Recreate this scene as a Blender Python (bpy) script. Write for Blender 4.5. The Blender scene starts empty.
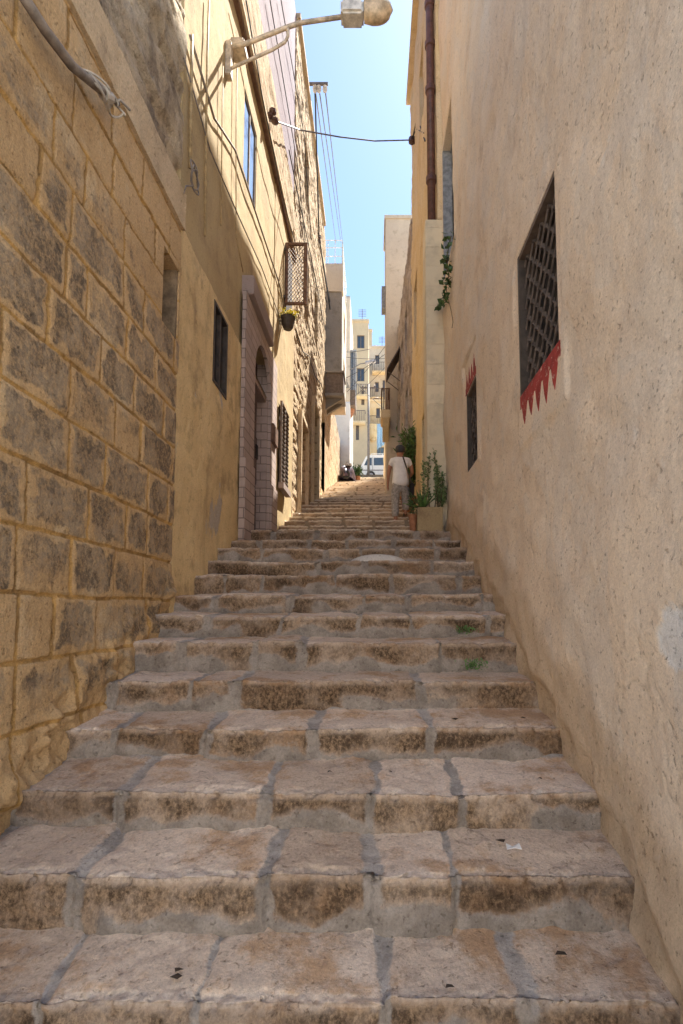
import bpy, bmesh, math, random
import numpy as np
from mathutils import Vector, Matrix
random.seed(7)
PI = math.pi
# ------------------------------------------------------------------ camera model (used to read real positions off the walls)
F = 520.0; PITCH = math.radians(4.5); U0 = 373.0; V0 = 612 - F*math.tan(PITCH)
def ray(px, py):
    cx = (px-U0)/F; cy = (V0-py)/F
    return Vector((cx, math.cos(PITCH)-cy*math.sin(PITCH), math.sin(PITCH)+cy*math.cos(PITCH)))
def atX(px, py, X): r = ray(px, py); return r*(X/r.x)
def atY(px, py, Y): r = ray(px, py); return r*(Y/r.y)
XL = -1.69; XR = 1.01
scene = bpy.context.scene
col = scene.collection
# ------------------------------------------------------------------ tagging
def tag(o, label=None, cat=None, group=None, kind=None):
    if label: o['label'] = label
    if cat: o['category'] = cat
    if group: o['group'] = group
    if kind: o['kind'] = kind
    return o
def empty(name, loc=(0,0,0), label=None, cat=None, group=None, kind=None, rz=0):
    o = bpy.data.objects.new(name, None); col.objects.link(o)
    o.location = loc; o.rotation_euler = (0,0,rz); o.empty_display_size = .1
    return tag(o, label, cat, group, kind)
def link(name, me, m, parent=None, smooth=False):
    o = bpy.data.objects.new(name, me); col.objects.link(o)
    if m is not None: me.materials.append(m)
    if smooth: me.polygons.foreach_set('use_smooth', [True]*len(me.polygons))
    if parent is not None:
        o.parent = parent      # geometry is in world space, empties sit at the base
        o.matrix_parent_inverse = Matrix.LocRotScale(parent.location, parent.rotation_euler, None).inverted() if parent.type == 'EMPTY' and parent.get('world', 1) and not parent.get('local') else Matrix.Identity(4)
    return o
# ------------------------------------------------------------------ mesh builder
class MB:
    def __init__(s): s.v = []; s.f = []
    def add(s, vs, fs):
        b = len(s.v); s.v += [tuple(v) for v in vs]; s.f += [tuple(i+b for i in f) for f in fs]; return s
    def box(s, x0, x1, y0, y1, z0, z1):
        vs = [(x,y,z) for z in (z0,z1) for y in (y0,y1) for x in (x0,x1)]
        return s.add(vs, [(0,2,3,1),(4,5,7,6),(0,1,5,4),(2,6,7,3),(0,4,6,2),(1,3,7,5)])
    def obox(s, c, ax, ay, az):
        c = Vector(c); ax = Vector(ax); ay = Vector(ay); az = Vector(az)
        vs = [c+i*ax+j*ay+k*az for k in (-1,1) for j in (-1,1) for i in (-1,1)]
        return s.add(vs, [(0,2,3,1),(4,5,7,6),(0,1,5,4),(2,6,7,3),(0,4,6,2),(1,3,7,5)])
    def tube(s, pts, r, n=8, closed=False):
        pts = [Vector(p) for p in pts]; N = len(pts)
        rs = r if isinstance(r, (list,tuple)) else [r]*N
        prev = None; rings = []
        for i, p in enumerate(pts):
            d = (pts[min(i+1,N-1)]-pts[max(i-1,0)]).normalized()
            if prev is None:
                a = Vector((0,0,1)) if abs(d.z) < .9 else Vector((1,0,0))
                prev = d.cross(a).normalized()
            prev = (prev - d*prev.dot(d)).normalized()
            b = d.cross(prev)
            rings.append([p + (prev*math.cos(2*PI*k/n)+b*math.sin(2*PI*k/n))*rs[i] for k in range(n)])
        vs = [v for R in rings for v in R]; fs = []
        for i in range(N-1):
            for k in range(n): fs.append((i*n+k, i*n+(k+1)%n, (i+1)*n+(k+1)%n, (i+1)*n+k))
        fs.append(tuple(range(n-1,-1,-1))); fs.append(tuple((N-1)*n+k for k in range(n)))
        return s.add(vs, fs)
    def lathe(s, c, prof, n=16):
        c = Vector(c); vs = []; fs = []
        for r, z in prof:
            for k in range(n): vs.append(c+Vector((r*math.cos(2*PI*k/n), r*math.sin(2*PI*k/n), z)))
        for i in range(len(prof)-1):
            for k in range(n): fs.append((i*n+k, i*n+(k+1)%n, (i+1)*n+(k+1)%n, (i+1)*n+k))
        fs.append(tuple(range(n-1,-1,-1))); fs.append(tuple((len(prof)-1)*n+k for k in range(n)))
        return s.add(vs, fs)
    def prism(s, poly, off):
        off = Vector(off); n = len(poly); vs = [Vector(p) for p in poly]; vs += [v+off for v in vs]
        fs = [tuple(range(n)), tuple(range(2*n-1, n-1, -1))]+[(i, (i+1)%n, n+(i+1)%n, n+i) for i in range(n)]
        return s.add(vs, fs)
    def build(s, name, m, parent=None, smooth=False, bevel=0):
        me = bpy.data.meshes.new(name); me.from_pydata(s.v, [], s.f); me.update()
        bm = bmesh.new(); bm.from_mesh(me)
        bmesh.ops.recalc_face_normals(bm, faces=bm.faces)
        if bevel: bmesh.ops.bevel(bm, geom=list(bm.edges), offset=bevel, segments=2, affect='EDGES', clamp_overlap=True)
        bm.to_mesh(me); bm.free()
        return link(name, me, m, parent, smooth)
# ------------------------------------------------------------------ numpy noise
def h2(ix, iy, seed):
    n = (ix.astype(np.int64)*374761393 + iy.astype(np.int64)*668265263 + seed*974634777) & 0xffffffff
    n = ((n ^ (n >> 13))*1274126177) & 0xffffffff
    n = ((n ^ (n >> 16))*2246822519) & 0xffffffff
    return ((n ^ (n >> 15)) & 0xffffff)/float(0xffffff)
def vn(x, y, seed=0):
    ix = np.floor(x); iy = np.floor(y); fx = x-ix; fy = y-iy
    fx = fx*fx*fx*(fx*(fx*6-15)+10); fy = fy*fy*fy*(fy*(fy*6-15)+10)
    a = h2(ix,iy,seed); b = h2(ix+1,iy,seed); c = h2(ix,iy+1,seed); d = h2(ix+1,iy+1,seed)
    return (a*(1-fx)+b*fx)*(1-fy)+(c*(1-fx)+d*fx)*fy
def fbm(x, y, seed=0, o=4, g=.5):
    s = 0; a = 1; t = 0
    for i in range(o):
        s = s+a*vn(x*2**i+i*17.3, y*2**i-i*9.1, seed+i); t += a; a *= g
    return s/t
def sst(a, b, x):
    t = np.clip((x-a)/(b-a), 0, 1); return t*t*(3-2*t)
def lines(segs, extra=()):
    L = []
    for a, b, r in segs: L += list(np.linspace(a, b, max(2, int(round((b-a)/r))+1)))
    L = sorted(set(round(x,5) for x in L)); ex = [round(e,5) for e in extra]
    L = [x for x in L if all(abs(x-e) > .0035 for e in ex)]+ex
    return np.array(sorted(set(L)))
def setattrs(me, attrs):
    for k, a in attrs.items():
        A = me.attributes.new(k, 'FLOAT', 'POINT'); A.data.foreach_set('value', np.asarray(a, dtype=np.float32).ravel())
def mk(name, V, Q, m, parent, attrs=None, smooth=True):
    me = bpy.data.meshes.new(name)
    V = np.asarray(V, np.float32); Q = np.asarray(Q, np.int32)
    me.vertices.add(len(V)); me.vertices.foreach_set('co', V.ravel())
    me.loops.add(Q.size); me.loops.foreach_set('vertex_index', Q.ravel())
    me.polygons.add(len(Q)); me.polygons.foreach_set('loop_start', np.arange(0, Q.size, 4, dtype=np.int32))
    me.polygons.foreach_set('loop_total', np.full(len(Q), 4, np.int32))
    me.update(calc_edges=True); me.validate()
    if attrs: setattrs(me, attrs)
    o = link(name, me, m, parent, False)
    me.polygons.foreach_set('use_smooth', [smooth]*len(me.polygons))
    return o
def facade(name, P0, P1, zs, us, hf, mat, parent, N, thick=3.0, openings=(), wob=None):
    """A thick wall: displaced outer face between P0 and P1, with openings (u0,u1,v0,v1,depth) that have real reveals."""
    P0 = np.array(P0, float); P1 = np.array(P1, float); D = (P1-P0); Lh = np.linalg.norm(D); D = D/Lh; N = np.array(N, float)
    eu = [e for o in openings for e in o[:2]]; ev = [e for o in openings for e in o[2:4]]
    u = lines(us, eu); v = lines(zs, ev)
    U, Vv = np.meshgrid(u, v, indexing='ij')
    h, attrs = hf(U, Vv)
    nu, nv = U.shape
    P = np.zeros((nu,nv,3))
    P[...,0] = P0[0]+D[0]*U+N[0]*h; P[...,1] = P0[1]+D[1]*U+N[1]*h; P[...,2] = Vv
    idx = np.arange(nu*nv).reshape(nu,nv)
    uc = (u[1:]+u[:-1])/2; vc = (v[1:]+v[:-1])/2
    UC, VC = np.meshgrid(uc, vc, indexing='ij'); keep = np.ones(UC.shape, bool)
    for o in openings: keep &= ~((UC > o[0])&(UC < o[1])&(VC > o[2])&(VC < o[3]))
    Q = np.stack([idx[:-1,:-1], idx[1:,:-1], idx[1:,1:], idx[:-1,1:]], -1)[keep]
    verts = [P.reshape(-1,3)]; quads = [Q]; ats = {k:[np.asarray(a).ravel()] for k,a in attrs.items()}
    n = nu*nv
    def skirt(i0,i1,j0,j1,depth,cap=False):
        nonlocal n
        loop = [(i,j0) for i in range(i0,i1)]+[(i1,j) for j in range(j0,j1)]+[(i,j1) for i in range(i1,i0,-1)]+[(i0,j) for j in range(j1,j0,-1)]
        ii = idx[[a for a,b in loop],[b for a,b in loop]]; A = P.reshape(-1,3)[ii]; B = A.copy()
        hh = h.ravel()[ii]
        B[:,0] -= N[0]*(depth+hh); B[:,1] -= N[1]*(depth+hh)
        k = len(ii); verts.append(A); verts.append(B)
        a = np.arange(k)+n; b = a+k
        quads.append(np.stack([a, np.roll(a,-1), np.roll(b,-1), b], -1))
        for kk in ats: z = ats[kk][0][ii]; ats[kk] += [z, z]
        if cap:
            cs = [0, i1-i0, i1-i0+j1-j0, 2*(i1-i0)+j1-j0]
            quads.append(np.array([[b[cs[0]], b[cs[3]], b[cs[2]], b[cs[1]]]]))
        n += 2*k
    for o in openings:
        i0 = int(np.argmin(abs(u-o[0]))); i1 = int(np.argmin(abs(u-o[1]))); j0 = int(np.argmin(abs(v-o[2]))); j1 = int(np.argmin(abs(v-o[3])))
        skirt(i0,i1,j0,j1,o[4])
    skirt(0,nu-1,0,nv-1,thick,True)
    return mk(name, np.concatenate(verts), np.concatenate(quads), mat, parent, {k:np.concatenate(a) for k,a in ats.items()})
# ------------------------------------------------------------------ materials
def srgb(r, g, b):
    return tuple(((c/255)/12.92 if c/255 < .04045 else ((c/255+.055)/1.055)**2.4) for c in (r,g,b))+(1,)
def nodes(m):
    m.use_nodes = True; nt = m.node_tree; nt.nodes.clear()
    out = nt.nodes.new('ShaderNodeOutputMaterial'); b = nt.nodes.new('ShaderNodeBsdfPrincipled')
    nt.links.new(b.outputs[0], out.inputs[0]); return nt, b
def C4(c): return tuple(c)+(1,) if len(c) == 3 else c
class NB:
    def __init__(s, name):
        s.m = bpy.data.materials.new(name); s.nt, s.b = nodes(s.m); s.pos = s.nt.nodes.new('ShaderNodeNewGeometry').outputs['Position']
    def noise(s, scale, detail=5, rough=.6, sc=None, dist=0):
        n = s.nt.nodes.new('ShaderNodeTexNoise'); n.inputs['Scale'].default_value = scale; n.inputs['Detail'].default_value = detail
        n.inputs['Roughness'].default_value = rough; n.inputs['Distortion'].default_value = dist
        v = s.pos
        if sc:
            mp = s.nt.nodes.new('ShaderNodeMapping'); mp.inputs['Scale'].default_value = sc; s.nt.links.new(s.pos, mp.inputs['Vector']); v = mp.outputs[0]
        s.nt.links.new(v, n.inputs['Vector']); return n.outputs['Fac']
    def vor(s, scale, sc=None, feature='F1'):
        n = s.nt.nodes.new('ShaderNodeTexVoronoi'); n.inputs['Scale'].default_value = scale; n.feature = feature
        s.nt.links.new(s.pos, n.inputs['Vector']); return n.outputs['Distance']
    def ramp(s, x, a, b, lo=0., hi=1.):
        n = s.nt.nodes.new('ShaderNodeMapRange'); n.interpolation_type = 'SMOOTHSTEP'
        n.inputs['From Min'].default_value = a; n.inputs['From Max'].default_value = b; n.inputs['To Min'].default_value = lo; n.inputs['To Max'].default_value = hi
        s.nt.links.new(x, n.inputs['Value']); return n.outputs['Result']
    def math(s, op, a, b):
        n = s.nt.nodes.new('ShaderNodeMath'); n.operation = op
        for i, x in enumerate((a,b)):
            if isinstance(x, (int,float)): n.inputs[i].default_value = x
            else: s.nt.links.new(x, n.inputs[i])
        return n.outputs[0]
    def mix(s, f, a, b, mode='MIX'):
        n = s.nt.nodes.new('ShaderNodeMix'); n.data_type = 'RGBA'; n.blend_type = mode
        for sock, x in ((n.inputs[0], f), (n.inputs[6], a), (n.inputs[7], b)):
            if isinstance(x, (int,float)): sock.default_value = x
            elif isinstance(x, tuple): sock.default_value = C4(x)
            else: s.nt.links.new(x, sock)
        return n.outputs[2]
    def attr(s, name):
        n = s.nt.nodes.new('ShaderNodeAttribute'); n.attribute_name = name; return n.outputs['Fac']
    def done(s, colr, rough=.9, bump=None, dist=.01, metal=0, spec=.3, strength=1):
        if isinstance(colr, tuple): s.b.inputs['Base Color'].default_value = C4(colr)
        else: s.nt.links.new(colr, s.b.inputs['Base Color'])
        if isinstance(rough, (int,float)): s.b.inputs['Roughness'].default_value = rough
        else: s.nt.links.new(rough, s.b.inputs['Roughness'])
        s.b.inputs['Metallic'].default_value = metal; s.b.inputs['Specular IOR Level'].default_value = spec
        if bump is not None:
            n = s.nt.nodes.new('ShaderNodeBump'); n.inputs['Distance'].default_value = dist; n.inputs['Strength'].default_value = strength
            s.nt.links.new(bump, n.inputs['Height']); s.nt.links.new(n.outputs[0], s.b.inputs['Normal'])
        return s.m
def stonemat(name, base, alt, stain, grain=.35, scale=1., mortar=None, patina=None, streak=0, bump=.012, stain_t=(.52,.72), extra=None, spec=.15):
    n = NB(name)
    c = n.mix(n.ramp(n.noise(.9*scale,6), .35, .65), base, alt)
    c = n.mix(n.math('MULTIPLY', n.ramp(n.noise(2.6*scale,9,.68), *stain_t), .8), c, stain)
    if streak: c = n.mix(n.math('MULTIPLY', n.ramp(n.noise(3,7,.65,(1,1,.12)), .5,.75), streak), c, stain)
    if patina is not None:
        pm = n.attr('p'); br = n.noise(9,10,.78)
        f = n.ramp(n.math('ADD', pm, n.math('MULTIPLY', n.math('SUBTRACT', br, .5), 1.9)), .22, .70)
        c = n.mix(n.math('MULTIPLY', f, n.ramp(n.noise(34,6,.75),.36,.6,.35,.95)), c, n.mix(n.ramp(n.noise(5,5),.4,.6), patina[0], patina[1]))
    if extra: c = extra(n, c)
    if mortar is not None:
        c = n.mix(n.ramp(n.math('ADD', n.attr('m'), n.math('MULTIPLY', n.math('SUBTRACT', n.noise(16,9,.76), .5), 1.5 if 'step' in name else .9)), .35,.8), c, n.mix(n.ramp(n.noise(6,6),.4,.6), mortar[0], mortar[1]))
    if mortar is not None and name == 'step_limestone': c = n.mix(n.math('MULTIPLY', n.attr('k'), n.ramp(n.noise(7,7,.7),.25,.6,.75,.45)), c, (.42,.37,.33), 'MULTIPLY')  # risers darkened in colour so the treads seem to catch more light
    g = n.noise(75,6,.75); c = n.mix(grain, c, n.mix(n.ramp(g,.3,.7), (.50,.48,.46), (1.42,1.40,1.38)), 'MULTIPLY')
    pits = n.ramp(n.noise(38,3,.6), .60,.70)
    c = n.mix(n.math('MULTIPLY', pits, .45), c, (.35,.3,.26), 'MULTIPLY')
    hgt = n.math('ADD', n.math('MULTIPLY', n.noise(24,9,.78), 1.0), n.math('MULTIPLY', pits, -.4))
    hgt = n.math('ADD', hgt, n.math('MULTIPLY', n.ramp(n.noise(9,8,.7,(1,1,.6)),.40,.62), .1 if 'plaster' in name else .35))
    sp = n.ramp(n.noise(110,3,.6), .60,.70); c = n.mix(n.math('MULTIPLY', sp, .35), c, (.42,.38,.34), 'MULTIPLY')
    return n.done(c, .92, hgt, bump, spec=spec)
def plain(name, colr, rough=.6, metal=0, spec=.4, var=.25, scale=12, bump=None):
    n = NB(name); c = C4(colr)
    dk = tuple(x*(1-var*1.6) for x in c[:3]); lt = tuple(min(1,x*(1+var)) for x in c[:3])
    cc = n.mix(n.ramp(n.noise(scale,6,.65),.3,.7), dk, lt)
    return n.done(cc, rough, n.noise(scale*5,4) if bump else None, bump or .01, metal, spec)
M = {}
M['ashlar'] = stonemat('ashlar_limestone', (.66,.46,.25), (.54,.365,.19), (.64,.52,.35), mortar=((.58,.355,.13),(.36,.22,.09)), patina=((.15,.118,.088),(.36,.285,.20)), bump=.014)
M['string'] = stonemat('string_stone', (.64,.49,.31), (.70,.56,.38), (.40,.30,.20), streak=.3)
M['rough'] = stonemat('eroded_stone', (.62,.49,.33), (.68,.57,.42), (.24,.18,.13), streak=.75, stain_t=(.45,.62), bump=.03)
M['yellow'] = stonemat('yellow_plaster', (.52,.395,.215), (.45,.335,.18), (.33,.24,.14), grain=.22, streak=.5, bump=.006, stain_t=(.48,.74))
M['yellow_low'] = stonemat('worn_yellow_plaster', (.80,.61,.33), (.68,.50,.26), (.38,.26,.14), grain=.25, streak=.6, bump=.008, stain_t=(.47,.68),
    extra=lambda n,c: n.mix(n.ramp(n.noise(1.7,7,.62,(1,1,.45)),.60,.64), c, (.48,.41,.33)))
M['rubble'] = stonemat('rubble_limestone', (.62,.48,.31), (.56,.42,.26), (.38,.265,.16), mortar=((.42,.29,.18),(.30,.21,.13)), bump=.03, streak=.3)
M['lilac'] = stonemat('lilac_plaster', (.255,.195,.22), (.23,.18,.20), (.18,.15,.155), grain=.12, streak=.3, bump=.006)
M['concrete'] = stonemat('grey_concrete', (.27,.245,.22), (.33,.30,.265), (.19,.165,.14), streak=.5, grain=.2)
def plast_extra(n, c):
    g = n.ramp(n.noise(.85,7,.66), .47,.62)
    c = n.mix(n.math('MULTIPLY', g, .7), c, (.78,.68,.56))
    pk = n.ramp(n.noise(3.1,8,.7,(1,1,.8)), .56,.68); c = n.mix(n.math('MULTIPLY', pk, .55), c, (.74,.60,.46))
    w = n.ramp(n.noise(5.3,8,.72), .62,.70); c = n.mix(n.math('MULTIPLY', w, .5), c, (.84,.78,.70))
    f = n.ramp(n.attr('p'), .2, .8); c = n.mix(n.math('MULTIPLY', f, .6), c, (.42,.32,.22))
    ck = n.vor(1.3); pc = n.ramp(n.noise(1.3,3,.5,(1,1,.7),1.5), .56,.575); c = n.mix(n.math('MULTIPLY', pc, .35), c, (.72,.65,.56))
    dm = n.ramp(n.math('ADD', n.attr('d'), n.math('MULTIPLY', n.math('SUBTRACT', n.noise(4,7,.7), .5), .7)), .35,.75); c = n.mix(n.math('MULTIPLY', dm, .6), c, (.50,.36,.22))
    c = n.mix(n.attr('w'), c, (.80,.775,.73))
    return c
M['plaster'] = stonemat('tan_plaster', (.84,.70,.54), (.78,.63,.47), (.62,.48,.35), grain=.26, streak=.2, bump=.008, extra=plast_extra)
M['gold'] = stonemat('golden_stone', (.74,.56,.31), (.76,.62,.42), (.54,.38,.20), streak=.5, bump=.012)
M['greyweather'] = stonemat('grey_weathered_stone', (.58,.50,.45), (.50,.43,.38), (.32,.27,.24), streak=.6, stain_t=(.42,.6), bump=.02)
M['beige'] = stonemat('beige_plaster', (.62,.53,.41), (.57,.48,.37), (.36,.29,.21), streak=.3, grain=.12, bump=.005)
M['cream'] = stonemat('cream_plaster', (.58,.46,.30), (.52,.41,.27), (.48,.38,.26), streak=.25, grain=.1, bump=.004)
M['white'] = stonemat('white_plaster', (.72,.70,.66), (.66,.64,.60), (.5,.47,.42), streak=.2, grain=.1, bump=.004)
def step_extra(n, c):
    o = n.ramp(n.noise(2.6,8,.68), .48,.62); c = n.mix(n.math('MULTIPLY', o, .8), c, (.56,.37,.215)); q = n.ramp(n.noise(17,8,.8), .50,.66); c = n.mix(n.math('MULTIPLY', q, .5), c, (.32,.25,.20))
    w = n.ramp(n.noise(6,8,.72), .60,.72); c = n.mix(n.math('MULTIPLY', w, .45), c, (.74,.68,.60))
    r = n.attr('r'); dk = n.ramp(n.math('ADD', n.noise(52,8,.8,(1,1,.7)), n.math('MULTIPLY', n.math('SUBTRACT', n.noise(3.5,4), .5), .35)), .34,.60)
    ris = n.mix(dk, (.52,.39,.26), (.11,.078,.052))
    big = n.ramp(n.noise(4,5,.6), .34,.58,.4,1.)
    c = n.mix(n.math('MULTIPLY', r, big), c, ris)  # weathered riser stain, deepened to make the treads look better lit
    e = n.attr('e'); c = n.mix(n.math('MULTIPLY', n.ramp(n.math('ADD', e, n.math('MULTIPLY', n.math('SUBTRACT', n.noise(9,6,.7),.5),1.6)), .5,.8), .35), c, (.80,.73,.64))  # pale band paints a highlight along each nose
    d = n.ramp(n.noise(11,6,.72), .66,.72); c = n.mix(n.math('MULTIPLY', d, .6), c, (.20,.165,.13))
    # each block its own tint
    b = n.attr('b'); c = n.mix(.7, c, n.mix(b, (.74,.66,.60), (1.14,1.10,1.08)), 'MULTIPLY')
    return c
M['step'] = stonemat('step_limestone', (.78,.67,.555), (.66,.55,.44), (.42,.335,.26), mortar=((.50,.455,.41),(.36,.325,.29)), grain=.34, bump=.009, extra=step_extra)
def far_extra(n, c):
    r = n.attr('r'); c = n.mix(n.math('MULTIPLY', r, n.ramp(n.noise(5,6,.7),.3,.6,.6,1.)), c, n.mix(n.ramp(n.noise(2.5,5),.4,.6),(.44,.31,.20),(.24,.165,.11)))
    return n.mix(n.math('MULTIPLY', n.attr('e'), .9), c, (.86,.77,.64))  # bright noses over dark risers paint the look of sunlit step edges
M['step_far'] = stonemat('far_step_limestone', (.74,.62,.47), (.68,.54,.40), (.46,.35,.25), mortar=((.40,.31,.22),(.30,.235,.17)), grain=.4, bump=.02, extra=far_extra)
M['ground'] = stonemat('ground_paving', (.64,.60,.54), (.58,.54,.48), (.48,.44,.39))
M['cement'] = stonemat('cement', (.72,.69,.64), (.64,.61,.57), (.5,.48,.45))
M['tile'] = None
def tilemat(name, base, joint, w, hgt):
    n = NB(name)
    br = n.nt.nodes.new('ShaderNodeTexBrick'); mp = n.nt.nodes.new('ShaderNodeSeparateXYZ'); cb = n.nt.nodes.new('ShaderNodeCombineXYZ')
    n.nt.links.new(n.pos, mp.inputs[0]); ad = n.math('ADD', mp.outputs[1], mp.outputs[0]); n.nt.links.new(ad, cb.inputs[0]); n.nt.links.new(mp.outputs[2], cb.inputs[1])
    n.nt.links.new(cb.outputs[0], br.inputs['Vector']); br.inputs['Scale'].default_value = 1; br.inputs['Brick Width'].default_value = w; br.inputs['Row Height'].default_value = hgt
    br.inputs['Mortar Size'].default_value = .008; br.inputs['Mortar Smooth'].default_value = .3
    br.inputs['Color1'].default_value = C4(base); br.inputs['Color2'].default_value = C4(tuple(x*.86 for x in base)); br.inputs['Mortar'].default_value = C4(joint)
    c = n.mix(n.math('MULTIPLY', n.ramp(n.noise(5,7,.65),.45,.7),.5), br.outputs['Color'], tuple(x*.6 for x in base))
    return n.done(c, .75, br.outputs['Fac'], -.004)
M['tile'] = tilemat('mauve_stone_blocks', (.46,.355,.31), (.20,.155,.135), .60, .13)
M['pier'] = tilemat('cream_pier_blocks', (.76,.65,.46), (.70,.59,.42), .9, .30)
M['canopy'] = stonemat('canopy_stone', (.36,.28,.25), (.32,.25,.22), (.24,.18,.15), grain=.2, bump=.006)
M['doorpaint'] = tilemat('mauve_door', (.17,.12,.115), (.08,.055,.05), 3., .16)
M['iron'] = plain('rusty_iron', (.15,.12,.105), .7, .3)
M['black'] = plain('black_recess', (.018,.016,.015), .8)
M['interior'] = plain('dark_interior', (.03,.025,.022), .9)
M['glass'] = plain('window_glass', (.05,.07,.09), .05, 0, .9, .1)
M['blueglass'] = plain('sky_blue_glass', (.34,.42,.50), .12, .85, 1., .1)
M['wood'] = plain('brown_wood', (.16,.085,.05), .65, bump=.003)
M['darkwood'] = plain('dark_wood', (.06,.045,.035), .6, bump=.003)
M['greywood'] = plain('grey_brown_wood', (.17,.125,.095), .7, bump=.003)
M['reddoor'] = plain('red_brown_door', (.30,.10,.045), .65)
M['green'] = plain('green_paint', (.03,.14,.085), .5)
M['greyblue'] = plain('grey_blue_paint', (.30,.31,.32), .6)
M['red'] = plain('faded_red_paint', (.33,.045,.035), .8, var=.3, scale=20)
n = NB('worn_red_paint'); M['redpaint'] = n.done(n.mix(n.ramp(n.noise(26,7,.75),.56,.66), n.mix(n.ramp(n.noise(9,5),.35,.65), (.40,.055,.045), (.26,.035,.03)), (.70,.56,.44)), .85)
M['metal'] = plain('painted_steel', (.58,.48,.36), .55, .1, bump=.002)
M['lamphead'] = plain('lamp_head', (.62,.59,.53), .5, .1)
M['lampglass'] = plain('amber_diffuser', (.60,.46,.30), .3, 0, .5)
M['whitemetal'] = plain('white_grey_metal', (.70,.70,.68), .4)
M['pipe'] = plain('brown_pipe', (.12,.055,.045), .45)
M['cable'] = plain('black_cable', (.03,.028,.028), .6)
M['greycable'] = plain('grey_cable', (.16,.15,.15), .6)
M['wire'] = plain('grey_wire', (.30,.30,.30), .5)
M['conduit'] = plain('grey_conduit', (.24,.20,.17), .7, bump=.004)
M['paintpipe'] = plain('painted_conduit', (.42,.30,.15), .7)
M['whitewire'] = plain('white_tape', (.50,.46,.40), .6)
M['insul'] = plain('brown_insulator', (.07,.035,.03), .3)
M['porcelain'] = plain('grey_porcelain', (.45,.42,.40), .3)
M['yellowflower'] = plain('yellow_flower', (.75,.62,.05), .6)
M['leaf'] = plain('leaf', (.09,.17,.045), .55, var=.45, scale=30)
M['leafpale'] = plain('pale_leaf', (.16,.23,.09), .55, var=.4, scale=30)
M['leafdark'] = plain('dark_leaf', (.06,.12,.035), .5, var=.4, scale=30)
M['agave'] = plain('agave_leaf', (.11,.22,.06), .45, var=.35, scale=14)
M['stem'] = plain('stem', (.14,.10,.06), .8)
M['planter'] = stonemat('planter_stone', (.46,.35,.20), (.40,.30,.17), (.22,.15,.09), streak=.5)
M['terracotta'] = plain('terracotta', (.34,.15,.075), .8)
M['soil'] = plain('soil', (.06,.04,.03), .95)
M['skin'] = plain('skin', (.36,.17,.10), .55, var=.08)
M['hair'] = plain('grey_black_hair', (.045,.045,.05), .6)
M['tshirt'] = plain('white_cotton', (.80,.78,.78), .9, var=.06)
M['trousers'] = plain('grey_check_trousers', (.36,.33,.31), .9, var=.25, scale=25)
M['vanwhite'] = plain('van_white', (.72,.73,.73), .35, var=.05)
M['rubber'] = plain('rubber', (.025,.025,.025), .8)
M['lightred'] = plain('red_lens', (.35,.03,.02), .3)
M['purple'] = plain('purple_cover', (.075,.05,.07), .4, var=.4, scale=6)
M['silver'] = plain('silver_top', (.35,.34,.36), .35)
M['cloth_blue'] = plain('pale_blue_cloth', (.38,.55,.68), .9, var=.12)
M['paper'] = plain('white_paper', (.8,.8,.8), .8, var=.05)
M['debris'] = plain('dark_debris', (.05,.035,.025), .9)
# ------------------------------------------------------------------ height functions
def nearopen(U, V, ops, r=.05):
    k = np.ones_like(U)
    for o in ops:
        du = np.maximum(np.maximum(o[0]-U, U-o[1]), 0); dv = np.maximum(np.maximum(o[2]-V, V-o[3]), 0)
        k = np.minimum(k, sst(0, r, np.hypot(du,dv)))
    return k
def h_masonry(rowh, phase, bw, seed, groove=.02, depth=.014, amp=.010, eros=.0, off=.012, warp=.03, pat=1., bulge=None, ops=()):
    def f(U, V):
        Uw = U+(fbm(U*2.2,V*2.2,seed+3,3)-.5)*warp*2+(fbm(U*12,V*12,seed+5,3)-.5)*warp*.9
        Vw = V+(fbm(U*1.6+9,V*1.6,seed+4,3)-.5)*warp*2+(fbm(U*11+4,V*11,seed+6,3)-.5)*warp*.8
        row = np.floor((Vw-phase)/rowh); fr = (Vw-phase)/rowh-row
        dv = np.minimum(fr, 1-fr)*rowh
        # random joints per row: jittered cells
        ro = h2(row, row*0+3, seed)*7; c = (Uw/bw)+ro; ci = np.floor(c)
        jl = (h2(ci,row,seed+1)-.5)*.62; jr = (h2(ci+1,row,seed+1)-.5)*.62
        x = c-ci
        left = x < jl; right = x > 1+jr
        cid = ci-left+right
        dl = np.abs(x-jl)*bw; dr = np.abs(1+jr-x)*bw
        dl2 = np.abs(x+1-jr*0-(1+((h2(ci-1,row,seed+1)-.5)*.62-1)))*bw
        du = np.minimum(dl, dr)
        d = np.minimum(du, dv)
        rnd = h2(cid,row,seed+2)
        g = 1-sst(groove*.35, groove*1.3, d)
        chip = sst(.55,.72,fbm(U*13,V*13,seed+40,4))*np.exp(-(d/.03)**2)*depth*.8; h = (rnd-.5)*off-g*depth-chip+(fbm(U*7,V*7,seed+8,4)-.5)*amp*2+(fbm(U*28,V*28,seed+9,3)-.5)*amp*.7
        if eros: h = h-eros*sst(.5,.7,fbm(U*1.8,V*5,seed+12,5))-eros*.6*np.abs(fbm(U*3,V*9,seed+15,4)-.5)*2
        edge = sst(.008,.075,d+(fbm(U*11,V*11,seed+20,5)-.5)*.12)
        pp = pat(V) if callable(pat) else pat
        p = edge*sst(.10,.50,rnd*.75+fbm(U*2.0,V*2.0,seed+22,4)*.4)*pp*1.05
        if bulge is not None: h = h+bulge(U,V)
        h = h*nearopen(U,V,ops)
        return h, {'m':1-sst(groove*.5, groove*1.9, d), 'p':p, 'b':rnd}
    return f
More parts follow.
